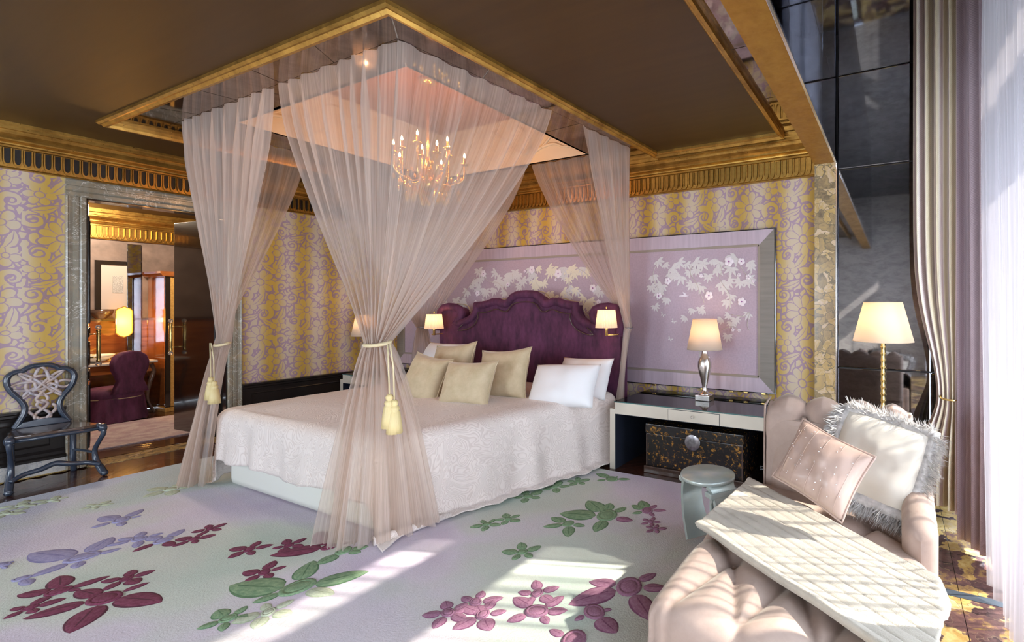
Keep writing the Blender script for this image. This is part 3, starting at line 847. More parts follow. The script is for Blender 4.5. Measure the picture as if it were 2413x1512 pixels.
for p, r in (((140, 240), .13), ((330, 210), .10), ((610, 245), .09), ((1080, 140), .17), ((40, 295), .12)): rsmall(k4(*p), r, 'r_pale')
rflower(k5(1690, 440), T(k5, (1568, 345), (1700, 360), (1812, 388), (1385, 435), (1625, 545), (1850, 478, 'r_mauve')), 'r_green', .09, .52)
rflower(k5(1445, 492), T(k5, (1345, 448), (1285, 515), (1555, 505), (1455, 575)), 'r_green', .045, .5)
rflower(k5(1945, 410), T(k5, (2065, 405), (1990, 445), (1850, 430, 'r_green'), (1905, 345, 'r_green'), (2000, 372), (1840, 375, 'r_green')), 'r_mauve', .05, .5)
rsmall(k5(1965, 480), .085, 'r_mauve'); rsmall(k5(1995, 525), .075, 'r_mauve')
rsmall(k5(930, 495), .10, 'r_green'); rsmall(k5(1065, 462), .095, 'r_green'); rsmall(k5(1155, 672), .115, 'r_green')
rsmall(k5(1505, 225), .10, 'r_green'); rflower(k5(1720, 210), T(k5, (1630, 170), (1625, 220), (1840, 210), (1760, 195)), 'r_green', .06, .5); rsmall(k5(1190, 318), .14, 'r_green'); rsmall(k5(1360, 258), .13, 'r_green')
rflower(k5(1830, 890), T(k5, (1580, 850), (1440, 990), (1995, 800), (2075, 900), (1975, 1105)), 'r_mauve', .085, .5)
rflower(k5(1610, 1050), T(k5, (1560, 1005), (1735, 1190), (1480, 1100), (1720, 1030)), 'r_mauve', .06, .6)
rflower(k5(1245, 1045), T(k5, (1110, 950), (1425, 950), (1440, 1045), (1055, 1112), (1325, 1122)), 'r_mauve', .06, .55)
for p, r in (((1250, 932), .12), ((860, 988), .12), ((905, 1065), .13), ((685, 1055), .12)): rsmall(k5(*p), r, 'r_mauve')
rflower(k5(1480, 1230), T(k5, (1325, 1160), (1560, 1190), (1640, 1300), (1350, 1300)), 'r_mauve', .07, .5)
# ================================================================== BED
bed = root('bed', (-3.7, 3.0, 0), 'large bed with blush matelasse bedspread and purple velvet headboard', 'bed')
ZB = .645
rooted(box('bed_base', (-4.93, 1.96, .025), (-2.98, 4.0, .52), M['skirt'], None, .05, True), bed)
def bed_edge_r(y): return -3.02+.49*min(1, max(0, (y-1.98)/1.97))
def bed_edge_l(y): return -4.94
yh, yf = 3.98, 1.985
def spread_pt(s, t):
    dropf, dropl, dropr = .45, .62, .76
    # t: 0 head .. 1 foot hem
    b = t*((yh-yf)+dropf); eb = max(0, b-(yh-yf)); yy = yh-min(b, yh-yf)
    xl, xr = bed_edge_l(yy), bed_edge_r(yy); wtop = xr-xl
    tot = dropl+wtop+dropr; a = s*tot
    ea = 0; sgn = 0
    if a < dropl: ea = dropl-a; sgn = -1; x = xl
    elif a > dropl+wtop: ea = a-dropl-wtop; sgn = 1; x = xr
    else: x = xl+a-dropl
    e = math.hypot(ea, eb); r = .09
    dx, dy = (sgn*ea/e, -eb/e) if e > 1e-9 else (0, 0)
    # rounded edge then nearly vertical fall
    if e < r*PI/2: outw, dn = r*math.sin(e/r)-0, r*(1-math.cos(e/r))
    else: outw, dn = r, r+(e-r*PI/2)
    outw -= .0
    flare = .05*dn if eb > ea else .11*dn*(.35+.65*min(1, max(0, (yy-1.9)/1.5)))
    rip = 0
    if dn > .05:
        q = x*1.0 if eb > ea else yy
        rip = (math.sin(q*13+1.3*math.sin(q*4.1))*.020+math.sin(q*29+2)*.006)*min(1, (dn-.05)/.4)
    z = ZB-dn
    lim = .046
    if z < lim: outw += (lim-z)*.8; z = lim-.0+.006*math.sin(q*40)
    X = x+dx*(outw+flare+rip); Y = yy+dy*(outw+flare+rip)
    if Y > 3.6: X = min(X, at_y(1437, 1000, 3.73).x-.014)
    if e == 0:
        z += .02*math.sin(PI*(x-xl)/wtop)**.5*min(1, (yy-yf)*3)+.007*mnoise.noise(Vector((x*3, yy*3, .3)))+.004*math.sin(yy*7+x*2)
    if eb > 0: z += .012*math.sin(x*7.0+.6)*min(1, eb*3)
    return (X, Y, z)
rooted(grid('bedspread', spread_pt, 190, 130, M['spread'], None, True, .006), bed)
# curled front corner of the cover
cp0 = at_z(880, 1283, .03)
rooted(tube('cover_roll', [(cp0.x, cp0.y, .053), (cp0.x+.06, cp0.y+.25, .050), (cp0.x+.10, cp0.y+.48, .046)], lambda t: .030-.012*t, M['spread'], None, 12), bed)
# headboard: traced half profile
YH = 4.06
k6 = lambda x, y: (900+x/3.0246, 500+y/3.0246)
half = [(1040, 583), (1000, 585), (965, 592), (937, 608), (917, 635), (895, 653), (868, 652), (835, 638), (800, 640), (760, 655), (720, 662), (682, 662), (684, 695), (668, 732), (640, 760), (600, 780), (560, 790), (528, 788), (545, 768), (568, 745), (574, 715), (560, 690), (530, 676), (485, 671), (448, 680), (428, 705), (420, 760), (418, 840)]
HP = [at_y(*k6(*p), YH) for p in half]
x0 = HP[0].x; kr = .86
left = [(p.x, p.z) for p in HP]
right = [(x0+(x0-p.x)*kr, p.z) for p in HP]
outl = [(left[-1][0], .3)]+left[::-1]+right[1:]+[(right[-1][0], .3)]
hb = prism('headboard', outl, 1, YH-.02, YH+.13, M['purple'], None, .018, True); rooted(hb, bed)
edge = [(x, YH-.012, z_) for x, z_ in left[::-1]+right[1:]]
hr = tube('padded_roll', edge, .046, M['purple'], None, 10); rooted(hr, bed)
inn = [(x0+(x-x0)*.93, YH-.046, z_-.085) for x, z_ in left[::-1][8:]+right[1:-8]]
rooted(tube('piping', inn, .006, M['darkwood'], None, 6), bed)
rooted(tube('piping', [(x, YH+.115, z_+.035) for x, z_ in left[::-1]+right[1:]], .006, M['cord'], None, 6), bed)
# ---- pillows
def pillow(name, w_, h, t, mat, c, nrm, roll, label, cat, group=None, pinch=.10, wr=.012, seam=True, n=26, flange=0):
    """soft cushion: two bulged skins sharing a seam; nrm = facing, roll = turn in its plane"""
    V, Fc = [], []
    seed = random.uniform(0, 50)
    def P(a, b, s):
        x = a*(1-pinch*(1-b*b)*1.0*abs(a)**2); y_ = b*(1-pinch*(1-a*a)*abs(b)**2)
        hgt = max(0, (1-abs(a)**2.6))**.55*max(0, (1-abs(b)**2.6))**.55
        nn = mnoise.noise(Vector((a*1.6+seed, b*1.6, s)))*wr*1.6+mnoise.noise(Vector((a*5+seed, b*2, s)))*wr*.5
        return (x*w_/2, y_*h/2, s*t/2*hgt+(nn*hgt))
    for s in (1, -1):
        o_ = len(V)
        for j in range(n+1):
            for i in range(n+1): V.append(P(i/n*2-1, j/n*2-1, s))
        for j in range(n):
            for i in range(n):
                q = (o_+j*(n+1)+i, o_+j*(n+1)+i+1, o_+(j+1)*(n+1)+i+1, o_+(j+1)*(n+1)+i)
                Fc.append(q if s == 1 else q[::-1])
    me = mesh(V, Fc, mat, True)
    bm = bmesh.new(); bm.from_mesh(me); bmesh.ops.remove_doubles(bm, verts=bm.verts[:], dist=1e-4); bm.to_mesh(me); bm.free()
    me.polygons.foreach_set('use_smooth', [True]*len(me.polygons))
    r = root(name, c, label, cat, group)
    zv = Vector(nrm).normalized(); xv = Vector((0, 0, 1)).cross(zv).normalized(); yv = zv.cross(xv)
    mt = Matrix((xv, yv, zv)).transposed().to_4x4() @ Matrix.Rotation(roll, 4, 'Z')
    o = link('cover', me, r); o.matrix_local = mt
    if seam:
        pts = []
        for k in range(80):
            a = k/80*4; sd = int(a); f = a-sd
            ab = ((f*2-1, -1), (1, f*2-1), (1-f*2, 1), (-1, 1-f*2))[sd]
            pts.append(P(ab[0], ab[1], 1))
        s_ = tube('piping', pts, .0055, mat, r, 6, True); s_.matrix_local = mt
    return r, mt
def cush(u, v, ytop, w_, h, t, mat, nrm, roll, label, dep, **k):
    c = at_d(u, v, dep)
    return pillow(k.pop('name', 'cushion'), w_, h, t, mat, c, nrm, roll, label, k.pop('cat', 'cushion'), **k)
cush(1328, 908, 0, .66, .42, .26, M['whitecotton'], (.12, -.85, .55), .05, 'white pillow lying nearest the right bed curtain, in front', 4.32, name='pillow', cat='pillow', seam=False, pinch=.06)
cush(1375, 890, 0, .60, .42, .22, M['whitecotton'], (.0, -.9, .45), .03, 'white pillow standing behind against purple headboard, right side', 4.68, name='pillow', cat='pillow', seam=False, pinch=.06)
cush(1040, 850, 0, .6, .42, .22, M['whitecotton'], (0, -.9, .45), 0, 'white pillow almost hidden behind the left beige cushions', 5.18, name='pillow', cat='pillow', seam=False, pinch=.06)
cush(1065, 868, 0, .52, .52, .22, M['beigevelvet'], (.05, -.93, .35), .12, 'beige velvet cushion at the back left of the pile', 4.75, pinch=.12)
cush(1186, 882, 0, .56, .50, .24, M['beigevelvet'], (.10, -.93, .33), .10, 'beige velvet cushion beside the white pillow, back right of pile', 4.5, pinch=.12)
cush(1003, 893, 0, .46, .46, .23, M['beigevelvet'], (.10, -.93, .38), -.12, 'beige velvet cushion leaning at the far left front', 4.42, pinch=.12)
cush(1102, 904, 0, .52, .42, .24, M['beigevelvet'], (.14, -.9, .42), .05, 'beige velvet cushion front and centre of the pile', 4.18, pinch=.12)
# ================================================================== BED CURTAINS
def bed_curtain(label, wingA, corner, wingB, tie, tdir, trad, tz, botA, botM, botB, nf, zhem=.03, seed=0, tassel=None, bow=1.25):
    """voile gathered from two canopy edges (wingA->corner->wingB), tied at tie, flaring to the floor"""
    A, C, B = Vector(wingA), Vector(corner), Vector(wingB); tt = Vector(tie); td = Vector(tdir).normalized()
    la, lb = (C-A).length, (B-C).length; L = la+lb
    tn = Vector((-td.y, td.x))
    bA, bM, bB = Vector(botA), Vector(botM), Vector(botB)
    ztop = ZC-.003
    r = root('bed_curtain', (tt.x, tt.y, 0), label, 'curtain', 'voile curtains at the bed corners')
    rnd = random.Random(seed)
    ph = [rnd.uniform(0, 6) for _ in range(4)]
    def f(s, t):
        d = s*L
        if d < la: top = A.lerp(C, d/la); n0 = Vector(((C-A).y, -(C-A).x)).normalized()
        else: top = C.lerp(B, (d-la)/lb); n0 = Vector(((B-C).y, -(B-C).x)).normalized()
        jj = s*40; am = .75+.75*mnoise.noise(Vector((s*nf*.8, seed*7.1, 0)))+.25
        w1 = am*math.sin(2*PI*nf*s+ph[0]+3.2*mnoise.noise(Vector((s*nf*.35, seed*3.3, 5)))); w2 = math.sin(2*PI*nf*2.37*s+ph[2]+2*mnoise.noise(Vector((s*9, seed, 2))))
        w2 = w2*(.5+.5*math.sin(t*9+s*30))
        tieP = tt+td*((s-.5)*2*trad)+tn*(trad*.55*w1)
        bot = bA*(1-s)**2+bM*(2*s*(1-s))+bB*s*s
        bt = (bA*(-2*(1-s))+bM*(2-4*s)+bB*(2*s)); bn = Vector((bt.y, -bt.x)).normalized()
        H1 = ztop-tz
        zz = ztop-t*(ztop-zhem)
        if zz >= tz:
            q = (ztop-zz)/H1; e = q**bow
            e = e*(1-.0)
            base = top+n0*((.046*w1+.008*w2)*(.30+.62*min(1, q*5)))
            p = base.lerp(tieP, e)
            # bundle squeezes hard just above the tie
        else:
            q = (tz-zz)/(tz-zhem); e = q**.72
            wl = math.sin(2*PI*nf*.42*s+ph[3]+2.2*mnoise.noise(Vector((s*5, seed*5.1, 9))))
            base = bot+bn*(.065*wl*(.7+.5*mnoise.noise(Vector((s*6, seed, 4))))+.020*w1)
            p = tieP.lerp(base, e)
        zz2 = zz
        if t > .985: zz2 += .006*w2
        return (p.x, p.y, zz2)
    rooted(grid('voile', f, 300, 84, M['voile']), r)
    # tie-back
    pts = [(tt.x+td.x*math.cos(a)*trad*1.12+tn.x*math.sin(a)*trad*.75, tt.y+td.y*math.cos(a)*trad*1.12+tn.y*math.sin(a)*trad*.75, tz+.012*math.sin(a*1+.5)) for a in [2*PI*k/28 for k in range(28)]]
    rooted(tube('tie_back', pts, .011 if tassel else .006, M['cord'] if tassel else M['pewter'], None, 8, True), r)
    if tassel:
        hx = Vector(tassel)
        for k in (0, 1):
            c = Vector((hx.x+.022*k, hx.y+.012*k, tz-.33-.03*k))
            rooted(tube('tassel_cord', [(hx.x-.015+.02*k, hx.y, tz+.01), (c.x-.008, c.y, tz-.12), (c.x, c.y, c.z+.06)], .0045, M['cord'], None, 6), r)
            rooted(lathe('tassel', [(0, .075), (.012, .074), (.018, .062), (.017, .05), (.012, .044), (.02, .04), (.024, .028), (.02, .016), (.026, .01), (.034, -.05), (.038, -.10), (.0, -.098)], M['tassel'], None, 28, c, True, .05, 14), r)
    return r
T1 = at_y(890, 808, 1.70); T2 = at_y(524, 810, 1.84); T3 = at_y(1481, 770, 4.08); T4 = at_y(995, 772, 4.10)
vN = at_z(770, 1272, .05); vN2 = at_z(1030, 1225, .05)
bed_curtain('near foot-end voile bed curtain tied with a large double gold tassel', (-3.80, 1.79), (-2.56, 1.79), (-2.42, 2.98), (T1.x, T1.y), (1, .6), .058, T1.z, (vN.x, vN.y-.02), (-2.80, 1.62), (vN2.x+.02, vN2.y), 15, .05, 1, at_y(918, 850, 1.62).xy)
b1, b2 = at_z(402, 1131, .04), at_z(524, 1131, .04)
bed_curtain('foot-end voile bed curtain by the open door with a small gold tassel', (-5.36, 2.75), (-5.30, 1.79), (-3.90, 1.79), (T2.x, T2.y), (1, .25), .050, T2.z, (b1.x, b1.y+.16), (-5.1, 1.62), (b2.x-.02, b2.y-.06), 14, .035, 2, at_y(497, 850, 1.78).xy)
bed_curtain('head-end voile bed curtain hanging beside the champagne table', (-2.38, 3.34), (-2.30, 4.05), (-3.55, 4.05), (T3.x, T3.y), (-.35, 1), .055, T3.z, (-2.44, 3.94), (-2.43, 4.12), (-2.64, 4.25), 12, .03, 3)
bed_curtain('head-end voile bed curtain far behind the beige cushions', (-3.64, 4.05), (-5.36, 4.05), (-5.38, 2.95), (T4.x, T4.y), (-1, -.3), .055, T4.z, (-5.05, 4.16), (-5.35, 4.2), (-5.6, 4.0), 12, .03, 4)
# ================================================================== CHANDELIER
cc = at_d(1008, 400, 4.35)
ch = root('chandelier', (cc.x, cc.y, 2.45), 'brass and crystal chandelier glowing behind the near bed curtain', 'chandelier')
rooted(lathe('ceiling_rose', [(.0, 0), (.08, -.005), (.07, -.03), (.02, -.05), (0, -.05)], M['brass'], None, 20, (cc.x, cc.y, RZ)), ch)
rooted(tube('stem', [(cc.x, cc.y, RZ-.03), (cc.x, cc.y, 2.55)], .012, M['brass'], None, 10), ch)
rooted(lathe('hub', [(0, -.12), (.03, -.10), (.05, -.05), (.03, 0), (.055, .05), (.03, .11), (.018, .18), (0, .2)], M['brass'], None, 18, (cc.x, cc.y, 2.66)), ch)
drop = bmesh.new(); lathe_bm(drop, [(0, -.03), (.011, -.012), (.008, .006), (0, .016)], 6); dm = bmm(drop, M['brass'])
bulbm = bmesh.new(); lathe_bm(bulbm, [(.006, 0), (.011, .014), (.008, .032), (0, .05)], 10); bulbm = bmm(bulbm, M['bulb'], True)
for k in range(10):
    a = 2*PI*k/10+.2; ra = .31 if k % 2 else .21; zt = 2.80 if k % 2 else 2.90
    dx, dy = math.cos(a), math.sin(a)
    arm = rooted(tube('arm', spline([(cc.x+dx*.03, cc.y+dy*.03, 2.66), (cc.x+dx*ra*.5, cc.y+dy*ra*.5, 2.60), (cc.x+dx*ra*.95, cc.y+dy*ra*.95, 2.66), (cc.x+dx*ra, cc.y+dy*ra, zt)], 6), .008, M['brass'], None, 6), ch)
    rooted(lathe('candle_cup', [(.0, 0), (.03, .004), (.034, .014), (.012, .016), (.011, .07), (0, .07)], M['brass'], None, 14, (cc.x+dx*ra, cc.y+dy*ra, zt)), ch)
    b = rooted(link('bulb', bulbm), ch); b.location = (cc.x+dx*ra, cc.y+dy*ra, zt+.07)
    for j in range(16):
        rr = ra*(.35+.65*random.random()); aa = a+random.uniform(-.3, .3)
        c_ = rooted(link('crystal_drop', dm), ch); c_.location = (cc.x+math.cos(aa)*rr, cc.y+math.sin(aa)*rr, 2.50+random.random()*.26-(.2-rr*.5)*.4); c_.scale = (1.3, 1.3, 1.3)
for k in range(5):
    a = 2*PI*k/5; lamp_light('chandelier_light', (cc.x+.26*math.cos(a), cc.y+.26*math.sin(a), 2.98), 3.6, (1, .47, .16), .03)
# ================================================================== WALL PANEL (silk with painted blossom)
px1, pzt, pzb = at_y(1830, 700, YB).x, at_y(1830, 537, YB).z, at_y(1828, 928, YB).z
px0 = -6.35
wp = root('silk_picture_panel', ((px0+px1)/2, YB-.03, pzb), 'wide lilac silk wall panel painted with white blossom behind the bed', 'wall panel')
rooted(box('backing', (px0, YB-.03, pzb), (px1, YB, pzt), M['black']), wp)
bw = .155; ya, yb = YB-.05, YB-.03
rooted(box('silk_field', (px0+bw, YB-.038, pzb+bw), (px1-bw, YB-.03, pzt-bw), M['lilacsilk']), wp)
def mitre(name, q, mat):
    n = 4; V = [(x, ya if k in q[4] else ya+.006, z_) for k, (x, z_) in enumerate(q[:4])]+[(x, yb, z_) for x, z_ in q[:4]]
    o = link(name, mesh(V, [(0, 1, 2, 3), (7, 6, 5, 4)]+[(i, i+4, (i+1) % 4+4, (i+1) % 4) for i in range(4)], mat)); rooted(o, wp)
g_ = .012
mitre('border', [(px0+g_, pzt-g_), (px1-g_, pzt-g_), (px1-bw, pzt-bw), (px0+bw, pzt-bw), (0, 1)], M['lilacborder'])
mitre('border', [(px0+g_, pzb+g_), (px0+bw, pzb+bw), (px1-bw, pzb+bw), (px1-g_, pzb+g_), (0, 3)], M['lilacborder'])
mitre('border', [(px1-g_, pzt-g_), (px1-g_, pzb+g_), (px1-bw, pzb+bw), (px1-bw, pzt-bw), (0, 1)], M['greysilk'])
mitre('border', [(px0+g_, pzt-g_), (px0+bw, pzt-bw), (px0+bw, pzb+bw), (px0+g_, pzb+g_), (0, 3)], M['greysilk'])
for a, b in (((px0+bw, pzt-bw-.012), (px1-bw, pzt-bw+.012)), ((px0+bw, pzb+bw-.012), (px1-bw, pzb+bw+.012)), ((px1-bw-.012, pzb+bw), (px1-bw+.012, pzt-bw)), ((px0+bw-.012, pzb+bw), (px0+bw+.012, pzt-bw))):
    rooted(box('braid', (a[0], YB-.046, a[1]), (b[0], YB-.036, b[1]), M['braid']), wp)
for u in (1541, 1655, 1722, 1757, 1799):
    p = at_y(u, 912+(u-1541)*.06, YB-.05); rooted(box('panel_clip', (p.x-.02, YB-.05, pzb-.01), (p.x+.02, YB-.02, pzb+.006), M['brass'], None, .003), wp)
jx = at_y(1522, 700, YB).x
rooted(box('silk_joint', (jx-.002, YB-.0395, pzb+bw), (jx+.002, YB-.0375, pzt-bw), M['lilacborder']), wp)
def leafstar(mat, n=5, spread_=2.2):
    V, Fc = [], []
    for k in range(n):
        a = -PI/2+(k/(n-1)-.5)*spread_*1.0 if n > 1 else -PI/2
        L = 1-.28*abs(k/(n-1)-.5)*2 if n > 1 else 1
        ca, sa = math.cos(a), math.sin(a); o_ = len(V)
        for s, wd in ((0, 0), (.3, .11), (.55, .14), (.8, .075), (1, 0)):
            for sg in (-1, 1):
                x, y_ = s*L, sg*wd
                V.append((x*ca-y_*sa, 0, x*sa+y_*ca))
            V.append((s*L*ca, -.02, s*L*sa))
        for i in range(4):
            b = o_+i*3
            Fc += [(b, b+2, b+5, b+3), (b+2, b+1, b+4, b+5)]
    return mesh(V, Fc, mat)
LS = [leafstar(M['leafpaint'], 5), leafstar(M['leafpaint'], 7, 3.6), leafstar(M['leafpaint'], 5, 2.8)]
LG = [leafstar(M['leafgold'], 5), leafstar(M['leafgold'], 7, 3.6), leafstar(M['leafgold'], 5, 2.8)]
bm = bmesh.new()
for k in range(5):
    a = 2*PI*k/5+.3; lathe_bm(bm, [(.42, 0), (.4, .05), (0, .09)], 10, (math.cos(a)*.5, math.sin(a)*.5, .01*k))
lathe_bm(bm, [(.16, .10), (.1, .16), (0, .17)], 8)
bm.faces.ensure_lookup_table()
for f in bm.faces:
    if f.calc_center_median().xy.length < .2 and f.calc_center_median().z > .09: f.material_index = 1
bmesh.ops.rotate(bm, verts=bm.verts[:], cent=(0, 0, 0), matrix=Matrix.Rotation(PI/2, 3, 'X'))
FLW = bmm(bm, [M['petalpaint'], M['violet']], True)
YP = YB-.0395
def putleaf(u, v, s, kind=LS, rot=None):
    p = at_y(u, v, YP); o = link('leaf', random.choice(kind)); rooted(o, wp)
    o.location = (p.x, YP-random.uniform(0, .003), p.z); o.scale = (s, .25*s/s*.12, s); o.rotation_euler = (0, random.uniform(-.9, .9) if rot is None else rot, 0)
def putflower(u, v, s):
    p = at_y(u, v, YP); o = link('blossom', FLW); rooted(o, wp); o.location = (p.x, YP-.005, p.z); o.scale = (s, .02, s); o.rotation_euler = (0, random.uniform(-1, 1), 0)
def vine(pts, r=.0035):
    q = [at_y(u, v, YP-.001) for u, v in pts]
    rooted(tube('vine', spline(q, 5), r, M['stemp'], None, 5), wp)
k7 = lambda x, y: (1400+x/2.16, 250+y/2.16)
for x, y in [(325, 785), (360, 800), (395, 820), (430, 790), (470, 800), (510, 790), (548, 795), (415, 860), (445, 865), (390, 850), (300, 860), (290, 915), (345, 910), (330, 940), (485, 840), (520, 830), (600, 780), (640, 790), (620, 820), (700, 760), (725, 770), (790, 790), (800, 810), (700, 820), (745, 890), (780, 880), (580, 860), (520, 900), (545, 915), (500, 905), (640, 900), (680, 890), (660, 920), (700, 960), (680, 985), (540, 1025), (560, 1035), (500, 1030), (690, 1060), (720, 1080), (650, 1080), (700, 1100), (465, 1070), (370, 975), (310, 1015), (785, 1055), (680, 1165)]:
    putleaf(*k7(x, y), random.uniform(.075, .115) if y < 1000 else .075)
for x, y, s in [(687, 790, .055), (750, 790, .04), (375, 890, .042), (330, 965, .04), (585, 963, .05), (752, 995, .048), (785, 868, .03), (738, 858, .022), (810, 890, .02), (545, 863, .025), (706, 1138, .02), (738, 1140, .02)]: putflower(*k7(x, y), s)
for pts in ([(500, 800), (490, 850), (520, 900), (545, 960), (560, 1000)], [(640, 800), (650, 840), (640, 880), (690, 960), (690, 1040)], [(320, 800), (300, 860), (330, 940)], [(700, 1060), (760, 1070), (790, 1050), (780, 1110), (790, 1140)], [(740, 800), (770, 850), (810, 890)], [(650, 1140), (700, 1120), (735, 1140)]):
    vine([k7(*p) for p in pts])
def bird(x, y, s):
    p = at_y(*k7(x, y), YP-.002); V = []
    body = [(-1.2, .0), (-.9, .08), (-.2, .18), (.3, .16), (.6, .05), (.9, .05), (.6, -.06), (.2, -.16), (-.4, -.12), (-1.2, -.05)]
    wing = [(-.1, .12), (-.35, .75), (-.1, .62), (.2, .5), (.3, .14)]
    for o_ in (body, wing):
        o = link('bird' if o_ is body else 'bird_wing', mesh([(a*s, 0, b*s) for a, b in o_]+[(a*s, .002, b*s) for a, b in o_], [tuple(range(len(o_)))[::-1]]+[(i, (i+1) % len(o_), len(o_)+(i+1) % len(o_), len(o_)+i) for i in range(len(o_))], M['petalpaint'])); rooted(o, wp); o.location = (p.x, YP-.003, p.z)
bird(460, 965, .055)
for x, y in ((350, 1062), (405, 1095), (388, 1185)):
    p = at_y(*k7(x, y), YP-.002)
    for sg in (-1, 1):
        w4 = [(0, 0), (.9*sg, .9), (1.1*sg, .3), (.5*sg, 0), (.8*sg, -.5), (.3*sg, -.6)]
        o = link('butterfly_wing', mesh([(a*.028, 0, b*.028) for a, b in w4]+[(a*.028, .002, b*.028) for a, b in w4], [tuple(range(6))]+[(i, (i+1) % 6, 6+(i+1) % 6, 6+i) for i in range(6)], M['leafpaint'])); rooted(o, wp); o.location = (p.x, YP-.003, p.z); o.rotation_euler = (0, .5, 0)
for x, y in [(690, 410), (720, 430), (700, 470), (660, 480), (640, 520), (690, 510), (610, 560), (720, 540), (740, 560), (570, 620), (590, 640), (530, 620), (735, 630), (680, 540), (815, 425), (820, 480), (840, 500), (800, 540), (870, 490), (905, 430), (930, 440), (950, 420), (900, 470), (975, 440), (1000, 480), (985, 520), (940, 570), (1060, 400), (1110, 390), (1090, 430), (1050, 460), (1080, 480), (1120, 490), (1150, 500), (1100, 520), (1190, 390), (1220, 400), (1250, 420), (1200, 420), (1290, 390), (1320, 410), (1300, 450), (1350, 400), (1330, 470), (1370, 430), (1400, 400), (1430, 390), (1450, 420), (1330, 540), (1370, 540), (1290, 560), (1300, 590), (1340, 590), (1200, 570), (1230, 600), (1160, 590), (1170, 620), (1080, 565), (1440, 600), (1480, 620), (1450, 640), (1500, 660), (1560, 560), (1540, 640), (1520, 540), (1390, 560), (880, 560), (560, 660), (470, 650)]:
    putleaf(*k6(x, y), random.uniform(.085, .125), LG if x > 1040 and random.random() < .6 else LS)
for x, y, s in [(725, 437, .05), (683, 577, .045), (1070, 410, .055), (1258, 437, .06), (900, 515, .035), (1505, 540, .05), (1545, 640, .035), (670, 635, .02), (1240, 480, .02), (1020, 420, .02)]: putflower(*k6(x, y), s)
for pts in ([(690, 420), (760, 490), (820, 500), (870, 545), (900, 600)], [(930, 440), (940, 500), (985, 530)], [(1090, 420), (1100, 500), (1150, 560), (1200, 600)], [(1350, 420), (1330, 500), (1340, 590)], [(1400, 400), (1470, 450), (1510, 540)], [(660, 470), (600, 560), (540, 640)]): vine([k6(*p) for p in pts])
# ================================================================== NIGHT TABLES
def table_lamp(c, label, sc=1, power=9):
    r = root('table_lamp', c, label, 'lamp', 'table lamps beside the bed')
    s = sc
    box('lamp_foot', (-.065*s, -.065*s, 0), (.065*s, .065*s, .045*s), M['silver'], r, .004)
    lathe('lamp_body', [(0, .045), (.052, .046), (.05, .055), (.03, .066), (.02, .09), (.022, .12), (.034, .17), (.052, .24), (.062, .29), (.06, .33), (.045, .365), (.03, .39), (.024, .42), (.028, .455), (.034, .475), (.03, .482), (0, .482)], M['silver'], r, 28).scale = (s, s, s)
    boxes('harp', [((-.045*s, -.004, .30*s), (-.038*s, .004, .52*s)), ((.038*s, -.004, .30*s), (.045*s, .004, .52*s)), ((-.045*s, -.004, .51*s), (.045*s, .004, .518*s))], M['chrome'], r)
    bm = bmesh.new(); lathe_bm(bm, [(.155, .44), (.105, .70)], 40)
    for f in [f for f in bm.faces if len(f.verts) > 4]: bm.faces.remove(f)
    o = link('lamp_shade', bmm(bm, M['shade'], True), r); o.scale = (s, s, s)
    sl = o.modifiers.new('thick', 'SOLIDIFY'); sl.thickness = .003
    for zz, rr in ((.44, .155), (.70, .105)):
        tube('shade_rim', [(rr*s*math.cos(2*PI*k/32), rr*s*math.sin(2*PI*k/32), zz*s) for k in range(32)], .003, M['shade'], r, 5, True)
    lathe('bulb', [(.012, .54), (.026, .58), (.02, .61), (0, .625)], M['bulb'], r, 12).scale = (s, s, s)
    lamp_light('table_lamp_light', (c[0], c[1], c[2]+.66*s), power*.09, (1, .72, .45), .03)
    return r
def night_table(x0, x1, yf, yb, zt, xd0, xd1, label, roundl=False):
    r = root('night_table', (x0, yf, 0), label, 'table', 'champagne night tables')
    W = x1-x0; D = yb-yf; ap = .105
    bm = bmesh.new(); bx(bm, (.055, 0, zt-ap), (W-.055, D, zt), .002); link('table_apron', bmm(bm, M['whitegold']), r)
    for a, b in ((0, .055), (W-.055, W)):
        bm = bmesh.new(); bx(bm, (a, 0, 0), (b, D, zt-.062), .002); link('side_panel', bmm(bm, M['whitegold']), r)
    for a, b in ((.0555, .058), (W-.058, W-.0555)):
        box('inner_lining', (a, .003, 0), (b, D-.004, zt-ap-.001), M['navy'], r)
    box('back_lining', (.055, D-.012, 0), (W-.055, D, zt-ap), M['navy'], r)
    box('underside', (.055, .003, zt-ap-.004), (W-.055, D, zt-ap-.0005), M['navy'], r)
    box('glass_top', (.05, -.006, zt+.001), (W-.05, D, zt+.010), M['tabletop'], r)
    box('glass_edge', (.05, -.0075, zt+.001), (W-.05, -.006, zt+.010), M['glassedge'], r)
    box('drawer_gap', (xd0-x0-.004, -.0015, zt-ap-.0005), (xd1-x0+.004, .008, zt-.008), M['navy'], r)
    dr = box('drawer', (xd0-x0, -.006, zt-ap+.003), (xd1-x0, .01, zt-.012), M['whitegold'], r, .0015)
    xm = (xd0+xd1)/2-x0
    kn = lathe('knob', [(0, .03), (.009, .03), (.013, .024), (.013, .017), (.006, .012), (.006, 0), (0, 0)], M['crystal'], dr, 12)
    kn.location = (xm, -.006, zt-ap/2); kn.rotation_euler = (PI/2, 0, 0)
    return r
TY = 3.73
tx0 = at_y(1437, 1000, TY).x
xa, xb = at_y(1575, 975, TY).x, at_y(1695, 985, TY).x
night_table(tx0, -.70, TY, YB-.055, .612, xa, xb, 'champagne leaf night table with glass top over the black trunk')
p = at_z(767, 886, .612)
night_table(p.x, p.x+.74, 3.66, YB-.055, .612, p.x+.22, p.x+.56, 'champagne leaf night table by the left wall, mostly hidden by curtain')
lp = at_z(1655, 944, .624)
